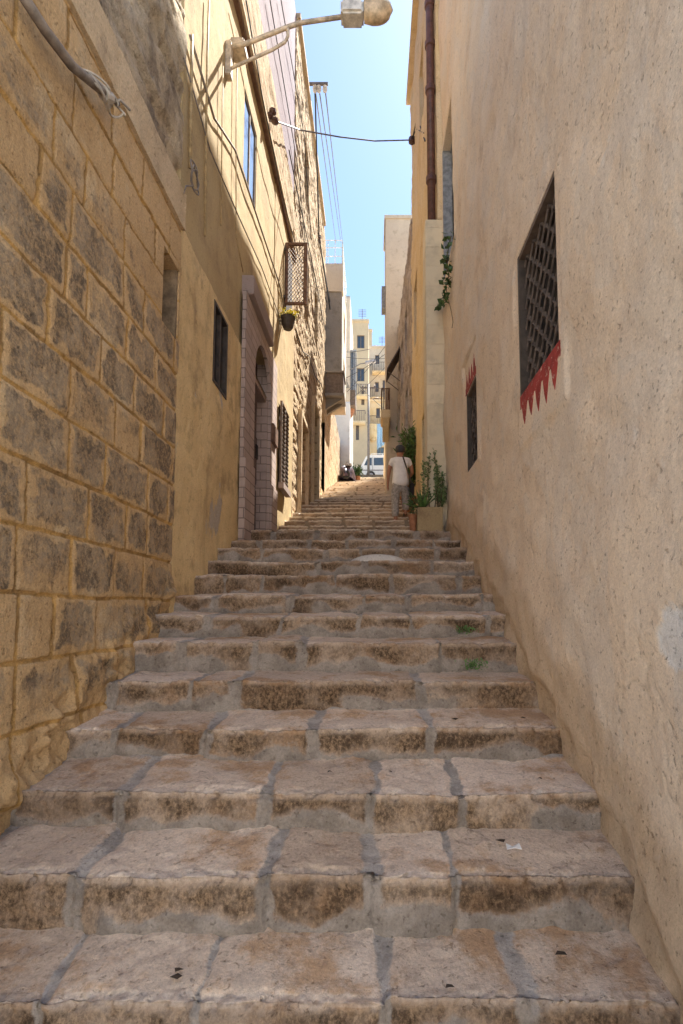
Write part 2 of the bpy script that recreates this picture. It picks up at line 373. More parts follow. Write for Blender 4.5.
def h_plaster(seed, amp=.012, fine=.002, big=.02, pits=.0, ops=(), base=None):
    def f(U, V):
        h = (fbm(U*1.1,V*1.1,seed,4)-.5)*big*2+(fbm(U*5,V*5,seed+4,5)-.5)*amp*2+(fbm(U*30,V*30,seed+7,3)-.5)*fine*2
        p = np.zeros_like(U)
        if pits:
            q = sst(.67,.75,fbm(U*22,V*9,seed+11,4)); q2 = sst(.68,.76,fbm(U*6,V*5,seed+14,5)); k_ = .35 if seed == 111 else 1.; h = h-(q*pits+q2*pits*.8)*k_; p = np.maximum(p, q*.7*k_)
            cr = 1-sst(.0,.018,np.abs(fbm(U*1.6+V*.9,V*1.1-U*1.1,seed+31,5)-.47)); cm = sst(.5,.62,fbm(U*.9,V*.9,seed+35,3))
            h = h-cr*cm*pits*.6; p = np.maximum(p, cr*cm*.6)
        if base is not None:
            bb, bp = base(U,V); h = h+bb; p = np.maximum(p, bp)
        h = h*nearopen(U,V,ops)
        if seed == 111: h = h-.007*flakeR(U,V)
        return h, {'p':p, 'm':p*0, 'd':p*0+(dampR(U,V) if seed == 111 else 0), 'w':p*0+(flakeR(U,V) if seed == 111 else 0)}
    return f
def facL(name, X, y0, y1, z0, z1, hf, mat, parent, res=.05, thick=3, ops=(), us=None, zs=None, N=(1,0)):
    return facade(name, (X,0), (X,1), zs or [(z0,z1,res)], us or [(y0,y1,res)], hf, mat, parent, N, thick, ops)
def facR(*a, **k): k['N'] = (-1,0); return facL(*a, **k)
def facF(name, Y, x0, x1, z0, z1, hf, mat, parent, res=.06, thick=1.0, ops=()):
    return facade(name, (0,Y), (1,Y), [(z0,z1,res)], [(x0,x1,res)], hf, mat, parent, (0,-1), thick, ops)
def op(X, pxa, pya_top, pya_bot, pxb, pyb_top=None, depth=.2):
    """opening on the wall plane X read from picture columns pxa (near edge) and pxb (far edge)"""
    a = atX(pxa, pya_top, X); b = atX(pxa, pya_bot, X); c = atX(pxb, pyb_top or (pya_top+pya_bot)/2, X)
    ya = (a.y+b.y)/2; return (min(ya,c.y), max(ya,c.y), b.z, a.z, depth)
# ================================================================== STAIRS
STEPS = [(.95,-1.62),(1.38,-1.47),(1.811,-1.278),(2.13,-1.030),(2.486,-.837),(2.93,-.639),(3.278,-.422),(3.655,-.202),(4.025,-.019),(4.445,.153),(4.948,.361),(5.314,.522),(5.67,.70),(6.164,.863),(6.785,1.077)]
JPX = {1003:[190,390,530], 872:[75,265,370,458], 793:[118,265,375,462], 728:[205,312,430], 680:[190,235,420], 641:[255,300,440]}
JY = [None,None,1003,872,793,728,680,641]
stairs = empty('stone_stairway', (0,2,-1.6), 'worn limestone stairway climbing between the two near walls, grey mortar between its slabs', 'stairway', kind='structure')
def TS(i): return .048 if i < 6 else .024 if i < len(STEPS)-1 else 0.
def treadz(Y):
    i = [k for k,q in enumerate(STEPS) if q[0] <= Y][-1]; yn = STEPS[i+1][0] if i+1 < len(STEPS) else 8.2
    return STEPS[i][1]+TS(i)*min(1,(Y-STEPS[i][0])/(yn-STEPS[i][0]+.06)*1.08)**1.25
def make_step(i, y, z, zprev, ynext, joints, parent, res, mat, x0=-1.80, x1=1.16, seed=0, rough=1., tsl=.055):
    rs = []; r = .011
    zb = zprev-.03
    # profile: riser up, rounded nose, tread back
    prof = []; hgt = z-zb
    nr = max(3, int(hgt/res)); nt = max(3, int((ynext-y+.06)/res))
    for k in range(nr): prof.append((0., zb+(hgt-r)*k/nr, 1., k/nr))
    for k in range(5):
        a = k/4*PI/2; prof.append((r*(1-math.cos(a)), z-r+r*math.sin(a), 1-k/4, 1.))
    for k in range(1, nt+1): prof.append((r+(ynext-y+.06-r)*k/nt, z+tsl*min(1,k/nt*1.08)**1.25, 0., 1+(k/nt)))
    prof = np.array(prof); xs = np.arange(x0, x1+res*.5, res)
    S, X = np.meshgrid(np.arange(len(prof)), xs, indexing='ij')
    py = prof[S,0]; pz = prof[S,1]; pr = prof[S,2]; pk = prof[S,3]
    n1 = (fbm(X*3, py*3+i*3.7+pz*3, seed, 3)-.5)
    Xw = X+n1*.06+(fbm(X*14,py*14+pz*14+i*2.1,seed+1,3)-.5)*.018
    js = np.array([-9]+sorted(joints)+[9.]); ci = np.searchsorted(js, Xw.ravel()).reshape(X.shape)
    dl = Xw-js[ci-1]; dr = js[np.minimum(ci,len(js)-1)]-Xw; d = np.minimum(dl, dr)
    rnd = h2(ci, ci*0+i*7+3, seed+5); rn2 = h2(ci, ci*0+i, seed+6)
    jw = .008+.03*h2(np.where(dl<dr,ci-1,ci), ci*0+i, seed+7)
    jn = (fbm(X*8,py*8+pz*8+i*1.7,seed+21,4)-.5)*.045; m = 1-sst(jw*.2, jw*1.9+.006, d+jn)
    # cement wash along the foot of each riser and the back of each tread
    foot = (1-sst(.38,.70,pk+(fbm(X*4,pz*3+i,seed+9,4)-.5)*.9))*(pr > .5)*sst(.26,.38,fbm(X*1.3+i*5.3,pz*0+i,seed+10,2))
    back = sst(.80,1.0,pk-1+(fbm(X*5,py*5+i,seed+11,4)-.5)*.35)*(pr < .5)
    mm = np.maximum(m, np.maximum(foot, back))
    wear = (fbm(X*1.4, py*2+i*1.3, seed+12,3)-.5)
    nose = sst(0,1,1-np.abs(pk-1)*1.2)
    oy = -(rnd-.5)*.026+wear*.03+(fbm(X*9,pz*9+py*3+i,seed+13,4)-.5)*.020*rough
    oz = (rn2-.5)*.014*pr.clip(0,1)*0+(rn2-.5)*.014+(fbm(X*2,py*2+i*4,seed+14,3)-.5)*.022+(fbm(X*13,py*13+i,seed+15,4)-.5)*.007*rough
    chip = (sst(.52,.66,fbm(X*9,i*7.1+pz*6+py*5,seed+16,5))+.7*sst(.5,.6,fbm(X*30,i*3.1+pz*25+py*25,seed+26,3)))*np.exp(-((pk-1.0)/.12)**2)
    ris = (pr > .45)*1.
    by = oy*1.0; bz = oz; dish = (1-ris)*.012*sst(.35,.7,fbm(X*1.6,py*2+i*9.7,seed+28,3))+(1-ris)*.006*sst(.55,.7,fbm(X*7,py*7+i*9.7,seed+29,4))
    Y = y+py+by*np.where(pk<=1,1,np.clip(1-(pk-1)*1.6,0,1))+m*.012*ris+chip*.020+foot*(-.014)*fbm(X*9,pz*9,seed+27,3)*2
    pit = sst(.55,.75,fbm(X*26,pz*22+i,seed+17,3))*ris*(1-foot)
    Y = Y+pit*.007*rough
    Z = pz+bz*np.where(pk<1,pk,1)-m*.010*(1-ris)-chip*.011+back*.012-dish
    V = np.stack([X, Y, Z], -1).reshape(-1,3)
    ns, nx = X.shape; idx = np.arange(ns*nx).reshape(ns,nx)
    Q = np.stack([idx[:-1,:-1], idx[:-1,1:], idx[1:,1:], idx[1:,:-1]], -1).reshape(-1,4)
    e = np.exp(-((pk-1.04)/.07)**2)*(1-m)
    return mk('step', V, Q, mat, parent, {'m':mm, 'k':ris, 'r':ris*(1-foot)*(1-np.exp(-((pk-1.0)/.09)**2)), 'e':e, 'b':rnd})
rj = random.Random(3)
for i, (y, z) in enumerate(STEPS):
    zp = STEPS[i-1][1] if i else z-.2
    yn = STEPS[i+1][0] if i+1 < len(STEPS) else 8.2
    jy = JY[i] if i < len(JY) else None
    if jy: js = [atY(px, jy, y).x for px in JPX[jy]]
    else:
        js = []; x = -1.7+rj.uniform(.2,.5)
        while x < 1.0: js.append(x); x += rj.uniform(.34,.75)
    if jy and min(js) > -1.2: js.append(min(js)-.5)
    js = [j for j in js]
    res = .009 if y < 3.5 else .013 if y < 5 else .018
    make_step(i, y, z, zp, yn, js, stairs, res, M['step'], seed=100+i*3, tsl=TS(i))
upper = empty('stone_stairway', (0,8.2,1.08), 'long distant flight of low sunlit limestone steps beyond the landing', 'stairway', kind='structure')
RY, RZ = .58, .175
NST = 43
rs_ = random.Random(9); UZ = [1.25+RZ*k+(rs_.uniform(-.035,.035) if k not in (3,4) else 0) for k in range(NST)]
for k in range(NST):
    y = 8.2+RY*k; z = UZ[k]; js = []; x = -2.4+rj.uniform(.2,.5)
    while x < 1.2: js.append(x); x += rj.uniform(.5,1.0)
    make_step(40+k, y, z, UZ[k-1] if k else 1.08, y+RY, js, upper, .03 if k < 12 else .06, M['step_far'], x0=-1.8-.8*sst(8,20,np.float64(k)), x1=1.35, seed=500+k, rough=.7, tsl=.03)
g = MB(); g.v = [(-300,-60,-2.2),(300,-60,-2.2),(300,5,-2.2),(-300,5,-2.2),(-300,33,8.3),(300,33,8.3),(-300,400,14),(300,400,14)]; g.f = [(0,1,2,3),(3,2,5,4),(4,5,7,6)]
tag(g.build('ground', M['ground']), 'bare ground sheet that the stepped alley climbs over', 'ground', kind='structure')
r_ = MB().box(-6,8,32.9,44,7.5,8.82); tag(r_.build('road', plain('asphalt', (.09,.085,.08), .9, bump=.01)), 'small road at the top of the steps where the van is parked', 'road', kind='structure')
fh = empty('house', (0,-13,-2), 'unseen pale house added across the lower street to bounce light onto the steps', 'house')  # added behind the camera as a reflector for the near walls and steps
facade('wall', (-16,-13), (-15,-13), [(-2.3,9,.3)], [(0,32,.3)], h_plaster(201,.01,.002,.01), M['white'], fh, (0,1), 6)
lp = MB().box(-3,1.6,-6,1.0,-2.1,-1.64); tag(lp.build('pavement', M['step']), 'lower paving at the foot of the near steps', 'pavement', kind='structure')
# ================================================================== LEFT: ashlar building
ash = empty('stone_house', (-1.7,3,-1.2), 'nearest house on the left, big ochre-mortared stone blocks with blackened faces', 'house')
YA = atX(180,300,XL).y       # where block masonry ends and yellow plaster begins
zc0 = (atX(63,0,XL).z+atX(176,214,XL).z)/2; zc1 = (atX(91,0,XL).z+atX(180,184,XL).z)/2
niche = op(XL,163,243,322,182,335,.24)
niche = (niche[0], YA-.03, niche[2], niche[3], .5)
def groundz(U): return np.interp(U, [s[0] for s in STEPS]+[8.2,33], [s[1] for s in STEPS]+[1.1,8.6])
def bulgeL(U, V):
    dz = V-groundz(U); t = 1-sst(-.05,.34,dz+(fbm(U*3,V*3,88,4)-.5)*.35)
    br = sst(.48,.60,fbm(U*3.2+V*2,V*3.2-U*1.5,93,5)); return t*(.0+.10*fbm(U*4,V*4,90,4)+.05*(fbm(U*14,V*14,92,4)-.5)-.045*br)
facL('wall', XL+.0, 0, 0, 0, 0, h_masonry(.326,.09,.47,11,groove=.011,depth=.010,amp=.006,off=.012,warp=.013,bulge=bulgeL,ops=[niche],pat=lambda V: .10+.90*sst(-.7,.0,V)*(1-sst(1.9,3.0,V))), M['ashlar'], ash,
     us=[(.8,1.0,.1),(1.0,YA,.0125)], zs=[(-2.2,-1.4,.1),(-1.4,zc0,.0125)], ops=[niche], thick=5)
MB().box(XL-.5,XL-.012,niche[1]-.03,niche[1]-.002,niche[2]+.002,niche[3]-.002).build('niche_side', plain('niche_shade_tone', (.25,.18,.11), .95, bump=.01), ash)  # far reveal toned dark to paint deeper shade inside the niche
MB().box(XL-.58,XL-.52,niche[0]-.05,niche[1]+.05,niche[2]-.05,niche[3]+.05).build('niche_back', M['string'], ash)
facL('string_course', XL+.03, 0,0,0,0, h_masonry(.9,zc0-.3,.8,31,groove=.006,depth=.008,amp=.006,off=.006,pat=.15), M['string'], ash, us=[(.8,1,.1),(1,YA,.03)], zs=[(zc0+.002,zc1,.03)], thick=4.9)
facL('upper_wall', XL-.01, 0,0,0,0, h_masonry(.34,.2,.6,41,groove=.012,depth=.01,amp=.014,off=.02,eros=.05), M['rough'], ash, us=[(.8,1,.1),(1,YA,.03)], zs=[(zc1+.003,5.5,.03)], thick=4.8)
# ================================================================== LEFT: yellow house
yh = empty('yellow_house', (-1.7,7,1), 'yellow plastered house on the left with arched mauve doorway', 'house')
YB = atX(293,480,XL).y
zy = atX(220,292,XL).z
w1 = op(XL,214,297,382,228,None,.07)
door = (atX(250.5,420,XL).y, atX(267,450,XL).y, -1., atX(252,325,XL).z-.02, .28)
w3 = op(XL,279.5,402,482,285.5,None,.12)
YD0 = atX(240,420,XL).y; YD1 = atX(273,450,XL).y
lower_ops = [w1, (door[0]-.02,door[1]+.02,-1.,door[3]+.05,.28)]
zsplit = 3.42
def zin(o): return o
ops_low = [w1]; 
ztop_door = door[3]
low_door = (door[0],door[1],.9,zsplit-.002,.3); up_door = (door[0],door[1],zsplit+.004,ztop_door,.3)
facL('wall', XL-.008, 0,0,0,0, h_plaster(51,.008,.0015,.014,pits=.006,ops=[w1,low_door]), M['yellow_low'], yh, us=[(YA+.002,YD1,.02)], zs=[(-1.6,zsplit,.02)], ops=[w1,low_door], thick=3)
w2 = op(XL-.035,244,99,170,257,None,.14); w2b = atX(257,205,XL-.035)
w2 = (w2[0],w2[1],atX(250,192,XL-.035).z,atX(250,108,XL-.035).z,.045)
zroof = (atX(236,0,XL).z+atX(287,220,XL).z)/2
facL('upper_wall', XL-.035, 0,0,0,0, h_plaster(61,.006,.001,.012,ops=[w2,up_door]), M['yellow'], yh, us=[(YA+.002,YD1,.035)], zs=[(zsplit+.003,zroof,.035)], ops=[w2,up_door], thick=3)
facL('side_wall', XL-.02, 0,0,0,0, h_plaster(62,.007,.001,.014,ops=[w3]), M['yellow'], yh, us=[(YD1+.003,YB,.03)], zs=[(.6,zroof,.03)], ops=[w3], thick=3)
MB().box(XL-.3,XL+.055,YA+.01,YB-.1,zroof+.003,zroof+.09).build('cornice', M['string'], yh, bevel=.01)
MB().box(XL-.3,XL+.02,YA+.01,YB-.1,zroof-.07,zroof+.001).build('gutter_board', M['wood'], yh)
zl0 = zroof+1.6
facL('upper_storey', XL-.04, 0,0,0,0, h_masonry(.26,.1,.45,71,groove=.016,depth=.010,amp=.008,off=.016,eros=.015,pat=.3), M['rubble'], yh, us=[(YA+.3,11.55,.05)], zs=[(zroof+.11,zl0,.05)], thick=3)
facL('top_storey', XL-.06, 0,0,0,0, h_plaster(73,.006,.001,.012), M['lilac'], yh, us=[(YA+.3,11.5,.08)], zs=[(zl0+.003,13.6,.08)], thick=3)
# plain window in yellow wall
def window(parent, X, o, s, kind='dark', fr=M['darkwood'], bars=2, ft=.05):
    """parts standing inside an opening; s=+1 left wall (outward +X), -1 right wall"""
    y0,y1,z0,z1,dp = o; xb = X-s*(dp-.02)
    f = MB(); t = .035
    for a,b,c_,d in ((y0,y1,z0,z0+t),(y0,y1,z1-t,z1),(y0,y0+t,z0+t+.001,z1-t-.001),(y1-t,y1,z0+t+.001,z1-t-.001)):
        f.box(min(xb,xb+s*ft),max(xb,xb+s*ft),a+.001,b-.001,c_+.001,d-.001)
    for k in range(1,bars):
        yy = y0+(y1-y0)*k/bars; f.box(min(xb,xb+s*ft*.8),max(xb,xb+s*ft*.8),yy-.018,yy+.018,z0+t+.002,z1-t-.002)
    w = f.build('window', fr, parent)
    p = MB().box(min(xb,xb-s*.012),max(xb,xb-s*.012),y0+.002,y1-.002,z0+.002,z1-.002).build('pane' if kind != 'shutter' else 'shutter', {'dark':M['interior'],'blue':M['blueglass'],'glass':M['glass'],'shutter':fr}.get(kind), w)
    if kind == 'shutter':
        q = MB(); n = int((z1-z0-.1)/.055)
        for k in range(n):
            zz = z0+.06+k*.055; q.obox((xb+s*.018,(y0+y1)/2,zz),(s*.014,0,-.016),(0,(y1-y0)/2-t,0),(.002,0,.002))
        q.build('slats', fr, w)
    return w
window(yh, XL, w1, 1, 'dark')
window(yh, XL-.035, w2, 1, 'blue', M['greywood'], 2, .015)
# arched doorway surround
def arch_panel(y0,y1,z0,z1,ya,yb,zs,x0,x1,n=14):
    """a plate (in the plane x=const) with an arched hole"""
    mb = MB(); yc = (ya+yb)/2; R = (yb-ya)/2
    mb.box(x0,x1,y0,ya,z0,z1); mb.box(x0,x1,yb,y1,z0,z1)
    for k in range(n):
        a0 = PI-PI*k/n; a1 = PI-PI*(k+1)/n
        p0 = (yc+R*math.cos(a0), zs+R*math.sin(a0)); p1 = (yc+R*math.cos(a1), zs+R*math.sin(a1))
        mb.prism([(x0,p0[0],p0[1]),(x0,p1[0],p1[1]),(x0,p1[0],z1),(x0,p0[0],z1)], (x1-x0,0,0))
    return mb
ztd = atX(247,300,XL).z
zs_ = ztop_door-(door[1]-door[0])/2-.04; zsd = ztop_door
arch_panel(YD0,YD1,.9,ztd,door[0]+.0,door[1],zs_,XL+.003,XL+.055).build('door_surround', M['tile'], yh)
for a_,b2_,z2_ in ((YD0-.02,door[0]-.03,1.95),(door[1]+.03,YD1+.02,2.02)): MB().box(XL+.01,XL+.085,a_,b2_,.8,z2_).build('plinth', M['tile'], yh, bevel=.006)
MB().box(XL-.17,XL+.002,door[1]-.03,door[1]-.002,.92,ztop_door-.01).build('door_jamb', M['tile'], yh)
d_ = MB().box(XL-.22,XL-.17,door[0]+.004,door[1]-.004,.95,zsd-.004).build('door', M['doorpaint'], yh)
MB().box(XL-.17,XL-.02,door[0]+.003,door[1]-.04,zsplit-.08,zsplit-.006).build('transom', M['canopy'], yh)
dd = MB()
for a in (0,1):
    ya = door[0]+.05+a*(door[1]-door[0])/2; yb = ya+(door[1]-door[0])/2-.1
    for zz,zt in ((1.2,1.9),(2.0,2.75)): dd.box(XL-.168,XL-.15,ya,yb,zz,zt)
dd.build('door_panel', M['doorpaint'], d_, bevel=.006)
MB().box(XL-.168,XL-.13,door[1]-.16,door[1]-.06,2.40,2.62).build('letter_plate', M['black'], d_)
ca = atX(249,262,XL+.05); cb_ = atX(271,322,XL+.08)
cn = MB().box(XL-.05,XL+.12,ca.y-.0,cb_.y+.05,ztd+.002,ztd+.27).build('door_canopy', M['canopy'], yh, bevel=.012)
# letter box on the wall, closed shutters
lb0 = atX(269.5,420,XL+.05); lb1 = atX(273.5,446,XL+.05)
o = MB().box(XL+.004,XL+.10,lb0.y+.12,lb0.y+.50,lb1.z,lb0.z).build('letter_box', M['wood'], bevel=.01); tag(o, 'brown letter box on the yellow wall beside the arched doorway', 'letter box')
sh = window(yh, XL, w3, 1, 'shutter', M['greywood'])
q = MB(); 
for a,b in ((w3[0]-.05,(w3[0]+w3[1])/2-.01),((w3[0]+w3[1])/2+.01,w3[1]+.05)):
    q.box(XL+.012,XL+.05,a,b,w3[2]-.03,w3[3]+.03)
    for k in range(int((w3[3]-w3[2])/.08)): q.obox((XL+.058,(a+b)/2,w3[2]+.06+k*.08),(.006,0,-.012),(0,(b-a)/2-.05,0),(.004,0,.012))
q.build('shutter_leaf', M['greywood'], sh)
MB().box(XL+.003,XL+.10,w3[0]-.08,w3[1]+.08,w3[2]-.14,w3[2]-.035).build('window_sill', M['canopy'], yh)
# ================================================================== LEFT: rubble house
YC1 = 17.2
rh = empty('rubble_house', (-1.7,14,2.5), 'tall sunlit house of rough eroded rubble on the left past the yellow one', 'house')
def opy(y0,y1,z0,z1,d=.2): return (y0,y1,z0,z1,d)
r1 = op(XL,300,415,515,306.5,None,.18); r2 = op(XL,313,400,500,318,None,.2); r3 = op(XL,322.5,410,488,325.5,None,.2); r4 = (12.4,13.3,7.6,9.2,.2); r5 = (14.6,15.5,8.0,9.6,.2); r6 = (12.2,13.1,10.6,12.0,.2)
ops = [r1,r2,r3,r4,r5,r6]
facL('wall', XL-.03, 0,0,0,0, h_masonry(.27,.05,.42,81,groove=.022,depth=.018,amp=.012,off=.026,eros=.03,pat=.4,ops=ops), M['rubble'], rh, us=[(YB+.004,YC1,.035)], zs=[(0.5,13.5,.035)], ops=ops, thick=4)
for o_, nm, mt in ((r1,'door','reddoor'),(r2,'door','green'),(r3,'door','wood')):
    xb = XL-.16; w = MB().box(xb-.05,xb,o_[0],o_[1],o_[2]-.05,o_[3]).build(nm, M[mt], rh)
    p = MB()
    for k in range(2):
        ya = o_[0]+.06+k*(o_[1]-o_[0])/2; yb = ya+(o_[1]-o_[0])/2-.12
        p.box(xb+.001,xb+.02,ya,yb,o_[2]+.1,o_[2]+.9); p.box(xb+.001,xb+.02,ya,yb,o_[2]+1.0,o_[3]-.15)
    p.build('door_panel', M[mt], w)
for o_ in (r4,r5,r6):
    window(rh, XL-.03, o_, 1, 'shutter', M['darkwood'])
cr = MB().box(XL-.4,XL+.04,YB+.02,YC1+.05,13.503,13.62); cr.build('cornice', M['rubble'], rh)
# doorway posts
for o_ in (r1,r2):
    fr = MB(); 
    for a in (o_[0]-.14,o_[1]+.0): fr.box(XL-.06,XL+.05,a,a+.14,o_[2]-.3,o_[3]+.14)
    fr.box(XL-.06,XL+.052,o_[0]-.001,o_[1]+.001,o_[3],o_[3]+.14); fr.build('door_frame', M['string'], rh, bevel=.02)
# ================================================================== LEFT: concrete house (further), white house, cream house
ch = empty('concrete_house', (-2,20,5), 'grey house on the left with blank concrete upper wall facing down the alley', 'house')
XD = -1.82
facL('wall', XD, 0,0,0,0, h_masonry(.27,.0,.5,91,groove=.02,depth=.02,amp=.012,off=.02,pat=.4), M['rubble'], ch, us=[(YC1+.01,28.4,.08)], zs=[(3,9.4,.08)], thick=4)
xu = atY(342,300,19).x; zt = atY(333,292,19).z; zb_ = atY(333,385,19).z
ztt = atY(333,264,19).z
facF('upper_wall', 19, -6, xu, zb_, zt, h_plaster(95,.01,.002,.02), M['concrete'], ch, res=.08, thick=.3)
facF('parapet', 18.96, -6, xu+.04, zt+.003, ztt, h_plaster(96,.01,.002,.01), M['beige'], ch, res=.1, thick=.34)
wz = [(20.1,21.1)]
dops = [(a,b,z,z+1.3,.15) for a,b in wz for z in (8.9,11.)]
facL('side_wall', xu-.0, 0,0,0,0, h_plaster(97,.01,.002,.02,ops=dops), M['beige'], ch, us=[(19.31,22,.1)], zs=[(zb_,ztt-.2,.1)], ops=dops, thick=3)
for o_ in dops: window(ch, xu, o_, 1, 'shutter', M['greywood'])
rl = MB()
zr = ztt
for k in range(9): x = -3.4+k*(xu+3.4)/8; rl.tube([(x,19.05,zr),(x,19.05,zr+1.0)], .018, 6)
for hz in (.35,.7,1.0): rl.tube([(-3.4,19.05,zr+hz),(xu,19.05,zr+hz)], .016, 6); rl.tube([(xu,19.05,zr+hz),(xu,22,zr+hz)], .016, 6)
for k in range(3): rl.tube([(xu,19.05+k,zr),(xu,19.05+k,zr+1.0)], .018, 6)
rl.build('roof_railing', M['whitemetal'], ch)
# enclosed wooden balcony under the overhang
eb = empty('closed_balcony', (-1.5,18.2,8), 'weathered wooden box balcony under the grey concrete wall', 'balcony')
x0 = XL-.02; x1 = atY(344,385,18.4).x; za = atY(333,398,18.4).z; zb2 = atY(333,378,18.4).z
b = MB().box(x0,x1,18.0,18.95,za,zb2).build('balcony_box', M['greywood'], eb, bevel=.02)
for a_,b2_ in ((zb2+.002,zb2+.07),(za-.1,za-.002)): MB().box(x0,x1+.04,17.95,18.98,a_,b2_).build('balcony_ledge', M['concrete'], eb)
for a_ in (18.2,18.7): MB().prism([(x0,a_,za-.102),(x1-.05,a_,za-.102),(x0,a_,za-.5)],(0,.14,0)).build('bracket', M['concrete'], eb)
XG = -1.30; YG0 = 28.5
wh = empty('white_house', (-1.9,29,7), 'house on the left near the top, whitewashed below and beige above', 'house')
wops = [(29.6,30.5,8.6,10.6,.15),(31.2,31.9,8.7,10.7,.15)]
zw = atX(350,402,XG).z
facL('lower_wall', XG, 0,0,0,0, h_plaster(98,.008,.002,.01,ops=wops), M['white'], wh, us=[(YG0,33,.12)], zs=[(5,zw,.12)], ops=wops, thick=4)
zg = atY(347,296,YG0).z; wop2 = [(29.4,30.2,zw+1,zw+2.4,.15),(31.2,32,zw+1,zw+2.4,.15)]
facL('upper_wall', XG-.01, 0,0,0,0, h_plaster(99,.008,.002,.01,ops=wop2), M['beige'], wh, us=[(YG0,33,.12)], zs=[(zw+.003,zg,.12)], ops=wop2, thick=4)
for k,o_ in enumerate(wops): window(wh, XG, o_, 1, 'shutter', M['green'])
for k,o_ in enumerate(wop2): window(wh, XG-.01, o_, 1, 'shutter', M['greywood'])
gb = empty('closed_balcony', (-1.1,29,12), 'grey-green glazed box balcony over the whitewashed wall', 'balcony')
bx0, bx1 = XG-.01, atY(355.5,370,28.8).x
za = atY(350,405,28.8).z; zb2 = atY(350,352,28.8).z
zmid = za+.9
MB().box(bx0,bx1,28.8,30.4,za,zmid).build('balcony_apron', M['greywood'], gb, bevel=.02)
f = MB()
for yy in (28.82,29.4,29.9,30.34): f.box(bx1-.06,bx1,yy,yy+.05,zmid+.002,zb2)
for xx in (bx0+.02,(bx0+bx1)/2): f.box(xx,xx+.05,28.8,28.85,zmid+.002,zb2)
f.box(bx0,bx1+.05,28.75,30.45,zb2+.002,zb2+.12); f.build('balcony_frame', M['greyblue'], gb)
MB().box(bx0+.04,bx1-.03,28.84,30.35,zmid+.002,zb2-.002).build('balcony_glazing', M['glass'], gb)
MB().lathe((bx1-.35,29.5,za-.55),[(.05,0),(.15,.15),(.25,.4),(.3,.548)],10).build('bracket', M['terracotta'], gb)
# far houses past the road
def farhouse(label, x0, x1, y, z0, z1, mat, wins, dep=8, wmat='greywood', side=None):
    wins = list(wins); zz = z1-2.4
    while zz > z0+2:
        n_ = max(1, int((x1-x0)/1.5))
        for q in range(n_):
            a = x0+(q+.3)*(x1-x0)/n_; w_ = (a, a+.65, zz, zz+1.2)
            if all(w_[1]+.15 < v[0] or w_[0]-.15 > v[1] or w_[3]+.15 < v[2] or w_[2]-.15 > v[3] for v in wins): wins.append(w_)
        zz -= 3.0
    h = empty('house', ((x0+x1)/2, y, z0), label, 'house')
    ops = [(a,b,c_,d,.15) for a,b,c_,d in wins]
    facF('wall', y, x0, x1, z0, z1, h_plaster(int(y*3+x0*7)&255,.008,.002,.02,ops=ops), M[mat], h, res=.15, thick=dep, ops=ops)
    for a,b,c_,d in wins:
        f = MB(); f.box(a,a+.06,y+.06,y+.11,c_,d); f.box(b-.06,b,y+.06,y+.11,c_,d); f.box(a+.061,b-.061,y+.06,y+.11,c_,c_+.06); f.box(a+.061,b-.061,y+.06,y+.11,d-.06,d); f.box((a+b)/2-.03,(a+b)/2+.03,y+.06,y+.11,c_+.061,d-.061)
        w = f.build('window', M[wmat], h); MB().box(a+.001,b-.001,y+.115,y+.13,c_+.001,d-.001).build('pane', M['glass'], w)
    MB().box(x0-.05,x1+.05,y-.12,y+.3,z1+.003,z1+.2).build('cornice', M[mat], h)
    xa_ = x0+(x1-x0)*.6; aer = MB(); aer.tube([(xa_,y+1,z1),(xa_,y+1,z1+1.8)],.03,5)
    for q in range(5): aer.box(xa_-.35,xa_+.35,y+.99,y+1.01,z1+1.1+q*.15,z1+1.13+q*.15)
    aer.build('aerial', M['greycable'], h); MB().lathe((x0+(x1-x0)*.3,y+1.6,z1),[(.4,0),(.45,.1),(.45,.9),(.2,1.05)],12).build('water_tank', M['greywood'], h)
    return h
A = lambda px,py,Y: atY(px,py,Y)
h1 = farhouse('cream house far up the alley behind the utility pole', A(352,400,44).x, A(368.5,400,44).x, 44, 8, A(360,322,44).z, 'cream', [(A(357,0,44).x,A(360,0,44).x,A(0,440,44).z,A(0,424,44).z),(A(362,0,44).x,A(365,0,44).x,A(0,405,44).z,A(0,390,44).z)])
h2_ = farhouse('tall pale block at the far end, highest roof left of the sky gap', A(350,400,60).x, A(372,400,60).x, 60, 8, A(360,331,60).z, 'cream', [(A(362,0,60).x,A(365,0,60).x,A(0,352,60).z,A(0,343,60).z)])
h3 = farhouse('pale block with small windows closing the far end of the alley', A(368,400,52).x, A(392,400,52).x, 52, 8, A(380,348,52).z, 'beige', [(A(375,0,52).x,A(379,0,52).x,A(0,364,52).z,A(0,355,52).z),(A(375,0,52).x,A(378.5,0,52).x,A(0,392,52).z,A(0,382,52).z),(A(382,0,52).x,A(385,0,52).x,A(0,392,52).z,A(0,380,52).z)])
h4 = farhouse('low golden house right behind the white van', A(369,400,46).x, A(395,400,46).x, 46, 8, A(380,402,46).z, 'gold', [(A(376,0,46).x,A(379.5,0,46).x,A(0,418,46).z,A(0,408,46).z)])
bal = empty('stone_balcony', (A(376,436,45).x,45.4,A(0,440,45).z), 'rounded ochre stone balcony on the golden house behind the van', 'balcony')
bc = A(373,428,45.6); MB().lathe((bc.x,45.9,bc.z-1.1),[(.1,0),(.4,.25),(.72,.7),(.8,.9),(.8,1.35),(.7,1.35)],14).build('balcony_bowl', M['gold'], bal)
rl = MB()
for k in range(14):
    a = PI+PI*k/13; rl.tube([(bc.x+.75*math.cos(a),45.9+.75*math.sin(a),bc.z+.25),(bc.x+.75*math.cos(a),45.9+.75*math.sin(a),bc.z+.95)], .02, 5)
